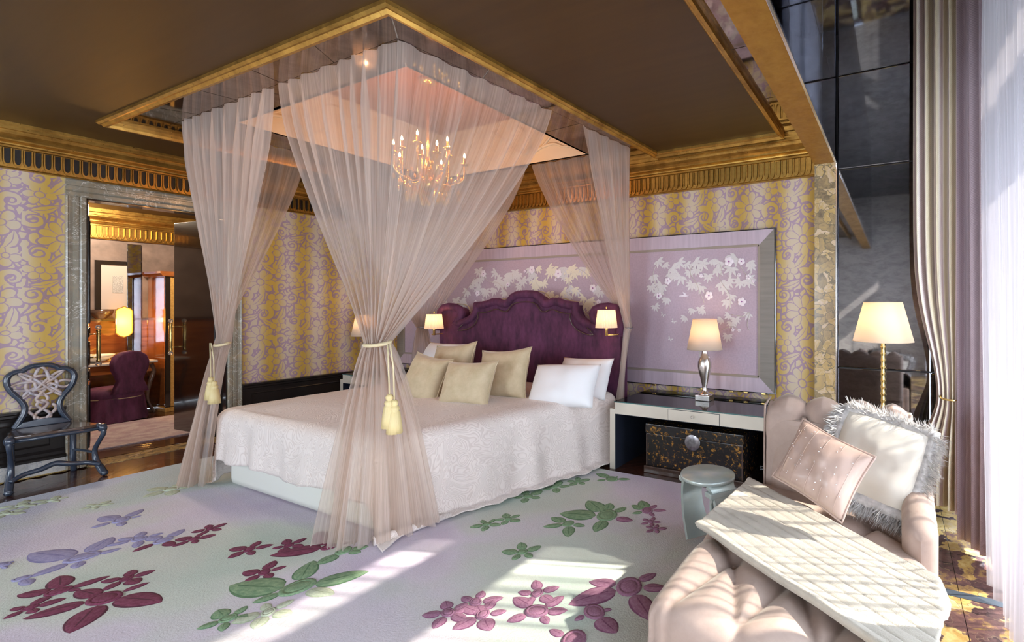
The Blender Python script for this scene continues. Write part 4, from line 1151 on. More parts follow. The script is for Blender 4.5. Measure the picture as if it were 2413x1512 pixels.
table_lamp((lp.x, lp.y+.06, .624), 'silver baluster lamp with ivory shade standing on the right night table', 1.06, 7)
lp2 = at_y(861, 760, 3.95)
table_lamp((lp2.x, 3.95, .624), 'silver baluster lamp half hidden behind the near bed curtain', 1.06, 9)
# ---- lacquer trunk under the right table
TF = 3.79
a0, a1 = at_y(1522, 1050, TF).x, at_y(1752, 1050, TF).x
zt_ = at_y(1522, 997, TF).z
tk = root('trunk', ((a0+a1)/2, TF, 0), 'black lacquer trunk painted with gold figures under the glass table', 'trunk')
rooted(box('trunk_body', (a0, TF, .065), (a1, TF+.46, zt_-.085), M['trunk'], None, .006), tk)
rooted(box('trunk_lid', (a0-.003, TF-.004, zt_-.082), (a1+.003, TF+.464, zt_), M['trunk'], None, .006), tk)
rooted(boxes('trunk_stand', [((a0-.015, TF-.015, 0), (a1+.015, TF+.475, .063))], M['darkwood'], None, .006), tk)
for sgx in (a0+.004, a1-.016):
    rooted(box('corner_strip', (sgx, TF-.003, .07), (sgx+.012, TF+.001, zt_-.09), M['darkwood']), tk)
lk = at_y(1632, 1042, TF)
o = lathe('lock_plate', [(0, .012), (.03, .012), (.066, .009), (.072, .006), (.072, 0), (0, 0)], M['pewter'], None, 28); o.location = (lk.x, TF-.004, lk.z); o.rotation_euler = (PI/2, 0, 0); rooted(o, tk)
rooted(box('lock_hasp', (lk.x-.022, TF-.022, lk.z-.012), (lk.x+.022, TF-.014, lk.z+.04), M['pewter'], None, .003), tk)
# ---- wall sconces
def sconce(u, v, yy, side, label):
    p = at_y(u, v, yy); r = root('bedside_sconce', (p.x, yy, p.z-.10), label, 'lamp', 'pleated wall sconces')
    bm = bmesh.new(); n = 72
    rings = [[bm.verts.new((rr*(1+.025*math.cos(36*2*PI*i/n*1.0))*math.cos(2*PI*i/n), rr*(1+.025*math.cos(36*2*PI*i/n))*math.sin(2*PI*i/n), zz)) for i in range(n)] for rr, zz in ((.100, .02), (.080, .19))]
    for i in range(n): bm.faces.new((rings[0][i], rings[0][(i+1) % n], rings[1][(i+1) % n], rings[1][i]))
    for i in range(0, n, 2):
        for k in (0, 1): rings[k][i].co.xy *= 1.03
    link('pleated_shade', bmm(bm, M['shade']), r)
    lathe('socket', [(0, -.06), (.014, -.058), (.014, .0), (.018, .01), (.010, .05), (0, .05)], M['brass'], r, 14)
    tube('swing_arm', [(0, 0, -.05), (side*.05, .01, -.05), (side*.05, .16, -.05), (side*-.12, YB-yy-.06, -.05)], .007, M['brass'], r, 8)
    lathe('finial', [(0, .20), (.008, .205), (.006, .22), (0, .225)], M['brass'], r, 8)
    o = lathe('wall_plate', [(0, 0), (.04, 0), (.034, .012), (0, .016)], M['brass'], r, 18); o.location = (side*-.12, YB-yy-.052, -.05); o.rotation_euler = (PI/2, 0, 0)
    lamp_light('sconce_light', (p.x, yy, p.z+.03), .8, (1, .55, .24), .03)
sconce(1429, 752, 3.86, 1, 'small pleated wall sconce at the right edge of the headboard')
sconce(1023, 758, 3.88, -1, 'small pleated wall sconce at the left edge of the headboard')
# ================================================================== SIDE TABLE
sp = at_z(1682, 1122, .45)
sx, sy = sp.x-.04, sp.y
stb = root('side_table', (sx, sy, .036), 'round pale green side table with curved legs beside the chaise', 'table', rz=R(-36))
lathe('table_top', [(0, .395), (.15, .398), (.166, .405), (.168, .42), (.164, .428), (0, .43)], M['sage'], stb, 48)
def leg_slab(path, wd, th):
    pts = spline(path, 8); V, Fc = [], []
    for i, p_ in enumerate(pts):
        t = (pts[min(i+1, len(pts)-1)]-pts[max(i-1, 0)]).normalized(); n = Vector((t.z, 0, -t.x))
        k = i/(len(pts)-1); w4 = wd*(1-.25*math.sin(PI*k))
        for a, b in ((-1, -1), (1, -1), (1, 1), (-1, 1)): V.append(p_+n*(th/2*a)+Vector((0, w4/2*b, 0)))
    m = len(pts)
    for i in range(m-1):
        for k in range(4): Fc.append((i*4+k, i*4+(k+1) % 4, i*4+4+(k+1) % 4, i*4+4+k))
    Fc += [(3, 2, 1, 0), tuple(range(4*m-4, 4*m))]
    return mesh(V, Fc, M['sage'])
pa = [(-.13, 0, .40), (-.165, 0, .36), (-.19, 0, .26), (-.165, 0, .13), (-.09, 0, .0)]
link('leg', leg_slab(pa, .19, .026), stb)
link('leg', leg_slab([(-x, y_, z_) for x, y_, z_ in pa], .19, .026), stb)
box('leg_bracket', (.12, -.10, .345), (.185, .10, .375), M['sage'], stb, .006)
box('leg_bracket', (-.185, -.10, .345), (-.12, .10, .375), M['sage'], stb, .006)
link('leg_scroll', leg_slab([(.17, 0, .345), (.13, 0, .30), (.135, 0, .24), (.18, 0, .20)], .17, .022), stb)
# ================================================================== CHAISE LONGUE
ch_ = root('chaise_longue', (-.33, 2.1, 0), 'buttoned pale pink velvet chaise longue in the sunlight by the window', 'chaise')
CX0, CX1, CY0, CY1, CZ = -.80, .11, 1.50, 2.74, .45
btn = [(-.60, 1.92), (-.34, 1.92), (-.08, 1.92), (-.47, 2.22), (-.21, 2.22), (-.60, 2.52), (-.34, 2.52), (-.08, 2.52)]
def segd(p, a, b):
    ab = b-a; t = max(0, min(1, (p-a).dot(ab)/ab.dot(ab))); return (p-a-ab*t).length
bv = [Vector(b) for b in btn]
seams = [(a, b) for i, a in enumerate(bv) for b in bv[i+1:] if (a-b).length < .34 and abs(a.y-b.y) > .1]
fn_ = [Vector((x, 1.52)) for x in (-.72, -.47, -.21, .03)]
seams += [(f_, Vector((f_.x, 1.0))) for f_ in fn_]+[(b, f_) for b in bv[:3] for f_ in fn_ if abs(b.x-f_.x) < .16]
seams += [(bv[0], Vector((-.85, 2.2))), (bv[5], Vector((-.85, 2.2))), (bv[2], Vector((.2, 2.2))), (bv[7], Vector((.2, 2.2)))]
def tuft(x, y_):
    p_ = Vector((x, y_)); h = 0
    m = min((segd(p_, a, b) for a, b in seams), default=1)
    h = .042*(1-math.exp(-m/.045))-.036
    for b in bv: h -= .028*math.exp(-((p_-b).length/.040)**2)
    return h
SX0, SX1, SY0 = CX0+.07, CX1-.06, CY0+.07
def seat_pt(s, t):
    # t across the width incl. both side drops, s along: front drop then top
    dr = .42; W = SX1-SX0; D = CY1-SY0
    a = t*(W+2*dr); b = s*(D+dr)
    ea = max(0, dr-a)+max(0, a-dr-W); sg = -1 if a < dr else 1; x = SX0+min(max(a-dr, 0), W)
    eb = max(0, dr-b); y_ = SY0+max(b-dr, 0)
    e = math.hypot(ea, eb); r = .085
    dx, dy = (sg*ea/e, -eb/e) if e > 1e-9 else (0, 0)
    if e < r*PI/2: ow, dn = r*math.sin(e/r), r*(1-math.cos(e/r))
    else: ow, dn = r, min(r+e-r*PI/2, .36)
    X, Y = x+dx*ow, y_+dy*ow
    zz = CZ-dn
    h = tuft(x, y_-eb)*(1 if e < .2 else .6)
    if e == 0: zz += h+.012
    else:
        k = min(1, e/(r*PI/2)); zz += (h+.012)*(1-k); kk = k*.8 if eb > ea else k*.25; X += dx*h*kk; Y += dy*h*kk
        if eb > ea and e > .1: Y -= -.02*0
    return (X, Y, zz)
rooted(grid('seat', seat_pt, 130, 130, M['pinkvelvet']), ch_)
bmb = bmesh.new(); lathe_bm(bmb, [(.013, 0), (.012, .005), (.007, .009), (0, .010)], 12); bme = bmm(bmb, M['pinkvelvet'], True)
for x, y_ in btn:
    o = link('button', bme); rooted(o, ch_); o.location = (x, y_, CZ-.05)
for x in (-.47, -.21):
    o = link('button', bme); rooted(o, ch_); o.location = (x, CY0-.035, CZ-.17); o.rotation_euler = (PI/2, 0, 0)
for x in (CX0+.06, CX1-.06):
    for y_ in (CY0+.08, CY1+.08):
        rooted(lathe('leg', [(0, 0), (.014, 0), (.03, .13), (0, .13)], M['darkwood'], None, 12, (x, y_, .021 if x < -.6 else .001)), ch_)
# back: front skin, scalloped roll, rear skin
BX0, BX1, BT = -.675, .085, .945
bb = [(-.46, .85), (-.08, .85), (-.65, .70), (-.27, .70), (.06, .70)]
bbv = [Vector(b) for b in bb]
bseam = [(a, b) for i, a in enumerate(bbv) for b in bbv[i+1:] if (a-b).length < .27 and abs(a.y-b.y) > .05]+[(b, Vector((b.x, 1.2))) for b in bbv[:2]]+[(b, Vector((b.x, .2))) for b in bbv[2:]]+[(Vector((x, .93)), Vector((x, 1.2))) for x in (-.65, -.27, .06)]
def back_pt(s, t):
    x = BX0+s*(BX1-BX0)
    H = BT-.42
    r = .085
    tot = H-r+PI*r+H-r; q = t*tot
    if q < H-r:
        z_ = .42+q; y_ = 2.73+.05*(q/H); n = Vector((0, -1, 0))
    elif q < H-r+PI*r:
        a = (q-(H-r))/r; z_ = .42+H-r+r*math.sin(a); y_ = 2.73+.05+r-r*math.cos(a); n = Vector((0, -math.cos(a), math.sin(a)))
    else:
        z_ = .42+H-r-(q-(H-r+PI*r)); y_ = 2.73+.05+2*r; n = Vector((0, 1, 0))
    p_ = Vector((x, z_)); h = 0
    if n.y < .6:
        pz = Vector((x, min(z_, BT) if n.y < -.7 else BT+.02))
        m = min(segd(pz, a, b) for a, b in bseam); h += .058*(1-math.exp(-m/.05))-.020
        for b in bbv: h -= .03*math.exp(-((pz-b).length/.035)**2)
    e = min(s, 1-s)*(BX1-BX0)
    rr = .04
    if e < rr: h -= rr*(1-math.sqrt(max(0, 1-((rr-e)/rr)**2)))*.9
    return (x, y_+n.y*h, z_+n.z*h)
rooted(grid('backrest', back_pt, 110, 90, M['pinkvelvet']), ch_)
rooted(boxes('backrest_core', [((BX0+.005, 2.745, .30), (BX1-.005, 2.94, .85))], M['pinkvelvet'], None, .03), ch_)
for x, z_ in bb:
    o = link('button', bme); rooted(o, ch_); o.location = (x, 2.79, z_); o.rotation_euler = (PI/2, 0, 0); o.scale = (1.2, 1.2, 1.6)
sidep = [(BX0-.004, 2.76, .30), (BX0-.004, 2.77, .86), (BX0+.0, 2.79, .92), (BX0+.01, 2.86, .95)]
rooted(tube('piping', spline(sidep, 5), .006, M['pinkvelvet'], None, 6), ch_)
# right arm: rolled, tapering forward
def arm_pt(s, t):
    y_ = 2.22+t*.62
    a = s*PI*1.5-PI*.25
    ht = .60+.12*min(1, max(0, (t-.1)/.9))
    cx_, rx = .095, .068
    k = 1 if t > .14 else math.sqrt(max(0, 1-((.14-t)/.14)**2))
    plx = 1+.02*math.sin(t*60)*(.5+.5*math.sin(a*3))
    if a < 0: x = cx_-rx*k*plx; z_ = ht-rx-(0-a)/(PI*.25)*(ht-rx-.2)
    elif a <= PI: x = cx_-rx*math.cos(a)*k*plx; z_ = ht-rx+rx*math.sin(a)*k
    else: x = cx_+rx*k*plx; z_ = ht-rx-(a-PI)/(PI*.25)*(ht-rx-.12)
    return (x, y_, z_)
rooted(grid('armrest', arm_pt, 48, 60, M['pinkvelvet']), ch_)
rooted(box('arm_core', (.04, 2.27, .12), (.15, 2.84, .55), M['pinkvelvet'], None, .03), ch_)
# ---- throw
qa, qb, qc, qd = at_z(1640, 1246, .48), at_z(1765, 1136, .48), at_z(2185, 1360, .48), at_z(2030, 1512, .48)
def throw_pt(s, t):
    # s from the left edge to the right, t across
    A = qa.lerp(qd+(qd-qa)*.22, s); B = qb.lerp(qc+(qc-qb)*.10, s)
    p_ = A.lerp(B, t)
    x, y_ = p_.x, p_.y
    zz = CZ+.040+.010*mnoise.noise(Vector((x*4, y_*4, 0)))
    if x < CX0-.01:
        e = CX0-.01-x; x = CX0-.01-.045*(1-math.exp(-e/.045)); zz -= max(0, e-.02)
    if x > CX1:
        e = x-CX1; x = CX1+.10*(1-math.exp(-e/.10)); zz -= max(0, e-.03)*1.3
    if y_ < CY0-.02:
        e = CY0-.02-y_; y_ = CY0-.02-.08*(1-math.exp(-e/.08)); zz -= max(0, e-.03)
    L = (qd-qa).length
    zz -= .0055*math.exp(-(((t*11+.5+.25*math.sin(s*3)) % 1-.5)/.10)**2)
    zz += .012*math.exp(-((1-t)/.05)**2)+.016*math.exp(-(t/.06)**2)
    return (x, y_, zz)
tw = root('throw_blanket', (-.3, 1.9, .46), 'cream quilted fur throw spread across the chaise longue', 'blanket')
o = rooted(grid('throw_top', throw_pt, 150, 70, M['throw'], None, True, .028), tw)
# ---- cushions on the chaise
r1, m1 = cush(2064, 1082, 0, .43, .43, .15, M['cream'], (-.10, -.86, .50), -.22, 'white square cushion with shaggy grey fur edging on the chaise', 2.36, pinch=.05, seam=False)
# fur edging: many short tapered blades
rf = random.Random(3); V, Fc = [], []
for k in range(5200):
    a = rf.random()*4; sd_ = int(a); f = a-sd_
    ex, ey = ((f*2-1, -1), (1, f*2-1), (1-f*2, 1), (-1, 1-f*2))[sd_]
    nx, ny = ((0, -1), (1, 0), (0, 1), (-1, 0))[sd_]
    b = Vector((ex*.205+nx*rf.uniform(-.02, .02), ey*.205+ny*rf.uniform(-.02, .02), rf.uniform(-.022, .022)))
    d = Vector((nx+rf.uniform(-.7, .7), ny+rf.uniform(-.9, .4), rf.uniform(-.8, .8))).normalized()
    L = rf.uniform(.045, .085); sv = d.cross(Vector((rf.random(), rf.random(), 1))).normalized()*.0018
    n = len(V); V += [b-sv, b+sv, b+d*L*.6+sv*.7+Vector((0, -.006, 0)), b+d*L+Vector((0, -.016, 0))]; Fc += [(n, n+1, n+2), (n, n+2, n+3)]
o = link('fur_edging', mesh(V, Fc, M['fur']), r1); o.matrix_local = m1; o['kind'] = 'stuff'
pts = [(x*.205, y_*.205, 0) for x, y_ in [(-1, -1), (-.5, -1), (0, -1), (.5, -1), (1, -1), (1, -.5), (1, 0), (1, .5), (1, 1), (.5, 1), (0, 1), (-.5, 1), (-1, 1), (-1, .5), (-1, 0), (-1, -.5)]]
o = tube('fur_core', pts, .034, M['fur'], r1, 8, True); o.matrix_local = m1
r2, m2 = cush(1935, 1100, 0, .37, .31, .15, M['satin'], (-.25, -.86, .46), -.30, 'blush satin cushion with stitched lines and tiny studs on the chaise', 2.16, pinch=.07, wr=.012)
def satin_h(x, y_): return .075*(max(0, 1-abs(x/.185)**2.6)**.55)*(max(0, 1-abs(y_/.155)**2.6)**.55)
for k in range(5):
    x = -.14+k*.07
    pts = [(x, -.14+j*.028, .003+satin_h(x, -.14+j*.028)) for j in range(11)]
    o = tube('stitch_line', pts, .0012, M['satin'], r2, 4); o.matrix_local = m2
sm = bmesh.new(); bmesh.ops.create_icosphere(sm, subdivisions=1, radius=.0026); smm = bmm(sm, M['stud'])
for k in range(46):
    x, y_ = rf.uniform(-.15, .15), rf.uniform(-.125, .125)
    o = link('stud', smm, r2); o.matrix_local = m2 @ Matrix.Translation((x, y_, satin_h(x, y_)+.004))
# ================================================================== FLOOR LAMP
fl_ = at_y(2080, 800, 4.18)
fr_ = root('floor_lamp', (fl_.x, 4.18, 0), 'brass floor lamp with ivory empire shade before the smoked mirror', 'lamp')
lathe('lamp_base', [(0, 0), (.13, 0), (.13, .012), (.03, .03), (.016, .05), (0, .05)], M['brass'], fr_, 28)
prof = [(.014, .04)]
for k in range(22):
    zz = .06+k*.053; prof += [(.016, zz), (.013, zz+.030), (.019, zz+.049)]
prof += [(.014, 1.24), (.01, 1.42)]
lathe('pole', prof, M['brass'], fr_, 14, smooth=False)
zb_, zt2 = at_y(2080, 803, 4.18).z, at_y(2080, 712, 4.18).z
bm = bmesh.new(); lathe_bm(bm, [(.222, zb_), (.142, zt2)], 48)
for f in [f for f in bm.faces if len(f.verts) > 4]: bm.faces.remove(f)
link('lamp_shade', bmm(bm, M['shade'], True), fr_)
for zz, rr in ((zb_, .222), (zt2, .142)):
    tube('shade_rim', [(rr*math.cos(2*PI*k/40), rr*math.sin(2*PI*k/40), zz) for k in range(40)], .003, M['shade'], fr_, 5, True)
lathe('bulb', [(.012, 1.30), (.03, 1.36), (.022, 1.40), (0, 1.42)], M['bulb'], fr_, 12)
lamp_light('floor_lamp_light', (fl_.x, 4.18, 1.44), .42, (1, .62, .28), .03)
# ================================================================== WINDOW DRAPES
def drape(label, path, amp, nf, z0, z1, mat, cat='curtain', part='drape_cloth', pinch=None, nu=160, nv=60, seed=1, rings=False, name='window_curtain'):
    P = spline([(x, y_, 0) for x, y_ in path], 12)
    L = [0]
    for a, b in zip(P, P[1:]): L.append(L[-1]+(b-a).length)
    rn = random.Random(seed); ph = rn.uniform(0, 6)
    r = root(name, (P[0].x, P[0].y, z0), label, cat)
    cen = P[len(P)//2]
    def f(s, t):
        d = s*L[-1]; i = 0
        while i < len(L)-2 and L[i+1] < d: i += 1
        k = (d-L[i])/(L[i+1]-L[i]); p_ = P[i].lerp(P[i+1], k); tg = (P[i+1]-P[i]).normalized(); n = Vector((tg.y, -tg.x, 0))
        zz = z1+(z0-z1)*t
        w1 = math.sin(2*PI*nf*s+ph+1.3*math.sin(2*PI*1.7*s+ph)); w2 = math.sin(2*PI*nf*2.3*s+ph*2)
        q = p_+n*(amp*(w1+.25*w2)*(.8+.2*math.sin(3*t+s*5)))
        if pinch:
            pz, pc, pk, wz = pinch
            g = pk*math.exp(-((zz-pz)/(wz if zz > pz else wz*.55))**2)
            c = Vector((pc[0], pc[1], 0)); q = q.lerp(c+(q-cen)*.28, g)
        return (q.x, q.y, zz)
    o = grid(part, f, nu, nv, mat); rooted(o, r)
    return r
pz = at_y(2232, 936, 3.88)
r = drape('striped gold and mauve drape tied back beside the smoked mirror', [(.13, 3.98), (.21, 3.9), (.28, 3.86), (.36, 3.8), (.42, 3.72)], .042, 5.5, .10, ZT, M['goldstripe'], pinch=(pz.z, (pz.x+.02, pz.y), .80, .55), seed=5, nu=200)
pts = [(pz.x+.02+.062*math.cos(a), pz.y+.05*math.sin(a), pz.z+.01*math.sin(a)) for a in [2*PI*k/24 for k in range(24)]]
rooted(tube('tie_back', pts, .007, M['brass'], None, 8, True), r)
drape('mauve silk drape with pale lining hanging next to the window', [(.36, 3.52), (.42, 3.46), (.47, 3.36), (.53, 3.28), (.60, 3.24)], .034, 4, .03, ZT, M['mauvesilk'], seed=8)
drape('white lining cloth hanging just inside the mauve silk drape', [(.535, 3.22), (.56, 3.14), (.585, 3.05)], .018, 3, .05, ZT, M['lining'], seed=3)
drape('sheer white window curtain nearest the drapes', [(.50, 3.04), (.50, 2.8), (.50, 2.4), (.50, 1.9)], .085, 11, .06, ZT, M['winsheer'], seed=4, nu=420)
drape('sheer white window curtain at the right edge of the picture', [(.68, 2.95), (.68, 2.2), (.68, 1.5), (.68, .0), (.68, -2.3)], .10, 40, .03, ZT, M['winsheer'], seed=6, nu=900, nv=24)
# ================================================================== CARVED CHAIR BY THE DOOR
CCY, CBX = 1.34, -6.46
chr_ = root('carved_chair', (CBX, CCY, 0), 'black carved wooden chair with pierced knot back by the door', 'chair')
# local frame: +x to the front (room), y along the wall
W2 = .235
seat = [(-.17, -.17), (-.17, .17), (.05, .225), (.20, .25), (.225, .14), (.215, 0), (.225, -.14), (.20, -.25), (.05, -.225)]
prism('seat', seat, 2, .425, .455, M['darkwood'], chr_, .008)
tube('seat_rail', [(x, y, .418) for x, y in seat], .016, M['chairpaint'], chr_, 8, True)
for sg in (-1, 1):
    y0 = sg*.235
    tube('leg', spline([(.185, y0*.98, .44), (.225, y0*1.05, .425), (.235, y0*1.06, .37), (.19, y0*1.0, .30), (.14, y0*.95, .22), (.15, y0*.97, .13), (.21, y0*1.05, .05), (.245, y0*1.08, .022)], 6), lambda t: .026-.010*math.sin(PI*min(1, t*1.2)), M['chairpaint'], chr_, 8)
    o = lathe('leg_scroll', [(0, -.024), (.03, -.022), (.034, 0), (.03, .022), (.018, .026), (.014, .020), (0, .024)], M['chairpaint'], chr_, 16); o.location = (.225, y0*1.05, .425); o.rotation_euler = (PI/2, 0, 0)
    o = lathe('foot_scroll', [(0, -.018), (.02, -.016), (.024, 0), (.02, .016), (0, .018)], M['chairpaint'], chr_, 14); o.location = (.24, y0*1.08, .024); o.rotation_euler = (PI/2, 0, 0)
    tube('leg', spline([(-.16, sg*.165, .43), (-.17, sg*.17, .30), (-.165, sg*.168, .15), (-.20, sg*.18, .0)], 5), .021, M['chairpaint'], chr_, 8)
    tube('stretcher', spline([(.15, y0*.95, .20), (.02, sg*.19, .21), (-.165, sg*.168, .20)], 5), .012, M['chairpaint'], chr_, 8)
tube('stretcher', spline([(.21, -.24, .10), (.17, -.17, .13), (.16, -.08, .145), (.15, 0, .17), (.16, .08, .145), (.17, .17, .13), (.21, .24, .10)], 6), lambda t: .016+.006*math.sin(PI*t), M['chairpaint'], chr_, 8)
# back frame (in plane tilted a little): (y, z) outline
def BP(y, z): return Vector((-.175-.13*(z-.45)*.6, y, z))
hf = [(.0, .975), (.05, .97), (.085, .95), (.10, .935), (.135, .93), (.17, .905), (.185, .86), (.175, .80), (.15, .745), (.115, .69), (.095, .63), (.10, .57), (.13, .50), (.15, .46)]
fpts = [BP(-y, z) for y, z in hf[::-1]]+[BP(y, z) for y, z in hf[1:]]
tube('back_frame', spline(fpts, 4), lambda t: .021, M['chairpaint'], chr_, 8)
tube('back_frame_bead', spline([p+Vector((.018, 0, 0)) for p in fpts], 4), .006, M['chairpaint'], chr_, 6)
prism('back_shoe', [(-.16, .455), (.16, .455), (.11, .50), (.03, .515), (-.03, .515), (-.11, .50)], 0, -.20, -.155, M['chairpaint'], chr_, .006)
# pierced knot
K = lambda pts, cl=True: tube('knot_strand', [p+Vector((.006*math.sin(i*.9), 0, 0)) for i, p in enumerate(spline([BP(y, z) for y, z in pts], 6, cl))], .0115, M['chairpale'], chr_, 8, cl)
cz = .80
K([(.085*math.cos(a), cz+.085*math.sin(a)) for a in [2*PI*k/10 for k in range(10)]])
K([(-.17, cz), (-.12, cz+.03), (0, cz+.035), (.12, cz-.03), (.17, cz), (.12, cz+.03), (0, cz-.03), (-.12, cz-.03)])
K([(0, cz+.155), (.03, cz+.11), (.035, cz), (-.03, cz-.11), (0, cz-.15), (.03, cz-.11), (-.035, cz), (-.03, cz+.11)])
K([(-.125, cz+.115), (-.06, cz+.08), (.06, cz-.06), (.11, cz-.10), (.07, cz-.04), (-.06, cz+.045)])
K([(.125, cz+.115), (.06, cz+.08), (-.06, cz-.06), (-.11, cz-.10), (-.07, cz-.04), (.06, cz+.045)])
K([(0, cz-.13), (.03, cz-.17), (-.035, cz-.24), (-.04, cz-.28), (0, cz-.285), (.04, cz-.28), (.035, cz-.24), (-.03, cz-.17)])
for sg in (-1, 1): K([(sg*.02, cz-.285), (sg*.05, cz-.25), (sg*.075, cz-.21), (sg*.06, cz-.17)], False)
# ================================================================== DOORS
def door_leaf(n, hinge, ang, wdt, hy, label_side):
    r = st(root('door_%d' % n, (hinge[0], hinge[1], 0), None, None, rz=ang))
    # leaf runs along local +x, faces local -y
    box('leaf', (0, -.022, .01), (wdt, .022, DZ-.02), M['black'], r, .003)
    e = .07
    for z0, z1 in ((.12, .72), (1.32, DZ-.14)):
        tube('panel_moulding', [(e, -.024, z0), (wdt-e, -.024, z0), (wdt-e, -.024, z1), (e, -.024, z1)], .008, M['black'], r, 6, True, False)
    cx_ = wdt/2
    tube('oval_moulding', [(cx_+.085*math.cos(a), -.024, 1.02+.115*math.sin(a)) for a in [2*PI*k/24 for k in range(24)]], .008, M['black'], r, 6, True)
    for sg in (-1, 1):
        tube('curved_moulding', spline([(wdt-e, -.024, 1.02+sg*.25), (cx_+.12, -.024, 1.02+sg*.17), (cx_, -.024, 1.02+sg*.19), (cx_-.12, -.024, 1.02+sg*.17), (e, -.024, 1.02+sg*.25)], 6), .008, M['black'], r, 6)
    for face in (-1, 1):
        hx = wdt-.07; off = face*.085
        h = lathe('handle', [(0, -.17), (.016, -.165), (.018, -.15), (.012, -.14), (.015, -.13), (.0155, .13), (.012, .14), (.018, .15), (.016, .165), (0, .17)], M['brass'], r, 16); h.location = (hx, off, hy)
        for s in (-1, 1):
            c = lathe('handle_ball', [(0, -.024), (.018, -.016), (.023, 0), (.018, .016), (0, .024)], M['crystal'], h, 12); c.location = (0, 0, s*.19)
            b = tube('handle_bracket', [(0, 0, s*.12), (0, -off*.75, s*.12)], .007, M['brass'], h, 8)
    return r
fe = at_z(420, 1008, 0)
dv = Vector((fe.x-(XL-.17), fe.y-(d1-.03)))
door_leaf(1, (XL-.17, d1-.03), PI+.09, min(.80, dv.length), 1.12, 'r')
door_leaf(2, (XL-.17, d0+.03), PI-.25, .55, 1.08, 'l')
# ================================================================== ROOM BEYOND THE DOOR
XF = -9.75
st(box('wall_beyond', (XF-.1, .6, 0), (XF, 5.2, ZT), M['brownpaper']))
st(box('wall_beyond_side', (XF, 4.6, 0), (XL-.15, 4.7, ZT), M['brownpaper']))
st(box('wall_beyond_end', (XF, .5, 0), (XL-.15, .6, ZT), M['brownpaper']))
st(box('ceiling_beyond', (XF, .6, 2.80), (XL-.15, 4.6, 2.9), M['ceil']))
box('dado', (XF, .6, 0), (XF+.02, 4.6, 1.28), M['mahog'], bpy.data.objects['wall_beyond'])
box('dado_rail', (XF, .6, 1.28), (XF+.05, 4.6, 1.31), M['darkwood'], bpy.data.objects['wall_beyond'])
HB = 2.40
nt_ += 1
cpb = [(a, b-H0+HB) for a, b in cp[:-2]]+[(.158, 2.80), (0, 2.80)]
c3 = st(mold('trim_%d' % nt_, (XF, .6), (XF, 4.6), (1, 0), cpb, M['gold']))
y = 1.3
while y < 3.6:
    o = link('flute', fb_, c3); o.location = (XF+.022, y, HB+.019); o.rotation_euler = (0, 0, -PI/2); y += .0545
lamp_light('dressing_room_fill', (-8.5, 2.3, 2.7), 90, (1, .82, .62), .12)  # unseen lamp, added to brighten the room beyond the door
ng = box('hall_rug', (-8.75, 1.2, 0), (-7.35, 4.2, .014), M['nextrug'], None, .005); tag(ng, 'mauve patterned rug lying in the room beyond the door', 'rug')
# vanity
va = at_d(278, 862, 6.35)
vx0, vx1, vy0, vy1, vz = XF+.03, XF+.56, 1.55, 2.86, .735
vn = root('vanity_table', ((vx0+vx1)/2, (vy0+vy1)/2, 0), 'dark wooden vanity table with marble top beyond the doorway', 'table')
rooted(box('marble_top', (vx0, vy0, vz-.03), (vx1, vy1, vz), M['marble_base'], None, .008), vn)
rooted(box('apron', (vx0+.03, vy0+.03, vz-.15), (vx1-.03, vy1-.03, vz-.03), M['mahog'], None, .01), vn)
for x in (vx0+.05, vx1-.05):
    for y in (vy0+.06, vy1-.06):
        s = 1 if y > 2.2 else -1
        rooted(tube('leg', spline([(x, y, vz-.05), (x, y+s*.03, vz-.16), (x, y-s*.01, .40), (x, y-s*.03, .2), (x, y+s*.04, 0)], 6), lambda t: .034-.02*t, M['darkwood'], None, 8), vn)
bs = at_d(276, 845, 6.25)
o = lathe('wash_basin', [(0, 0), (.05, 0), (.09, .02), (.16, .07), (.185, .105), (.178, .105), (.15, .07), (.08, .025), (0, .02)], M['porcelain'], None, 32, (XF+.28, 2.34, vz)); tag(o, 'white porcelain basin standing on the marble vanity top', 'basin')
o = lathe('bowl_reflection', [(0, 0), (.05, 0), (.10, .02), (.17, .06), (.19, .085), (.182, .085), (.1, .03), (0, .02)], M['pewter'], None, 32, (XF+.25, 1.86, vz)); tag(o, 'grey bowl standing for a mirror reflection on the left part of the vanity', 'bowl')  # mirror reflection of a bowl, built as a solid one
fc = root('faucet', (XF+.10, 2.36, vz), 'curved brass faucet behind the white basin', 'faucet')
rooted(tube('spout', spline([(XF+.10, 2.42, vz), (XF+.10, 2.42, vz+.13), (XF+.13, 2.40, vz+.18), (XF+.20, 2.32, vz+.16), (XF+.24, 2.26, vz+.18), (XF+.27, 2.22, vz+.13)], 6), .012, M['brass'], None, 8), fc)
for y in (2.52, 2.60): rooted(lathe('tap', [(0, 0), (.02, 0), (.012, .03), (.012, .07), (.026, .08), (.026, .1), (0, .11)], M['brass'], None, 12, (XF+.10, y, vz)), fc)
# bowl on the dado rail
p = at_x(238, 745, XF+.12)
o = lathe('dark_bowl', [(0, 0), (.05, 0), (.055, .012), (.105, .06), (.125, .125), (.118, .125), (.09, .06), (0, .02)], M['darkwood'], None, 28, (p.x, p.y, 1.31)); tag(o, 'dark wooden bowl resting on the rail below the picture', 'bowl')
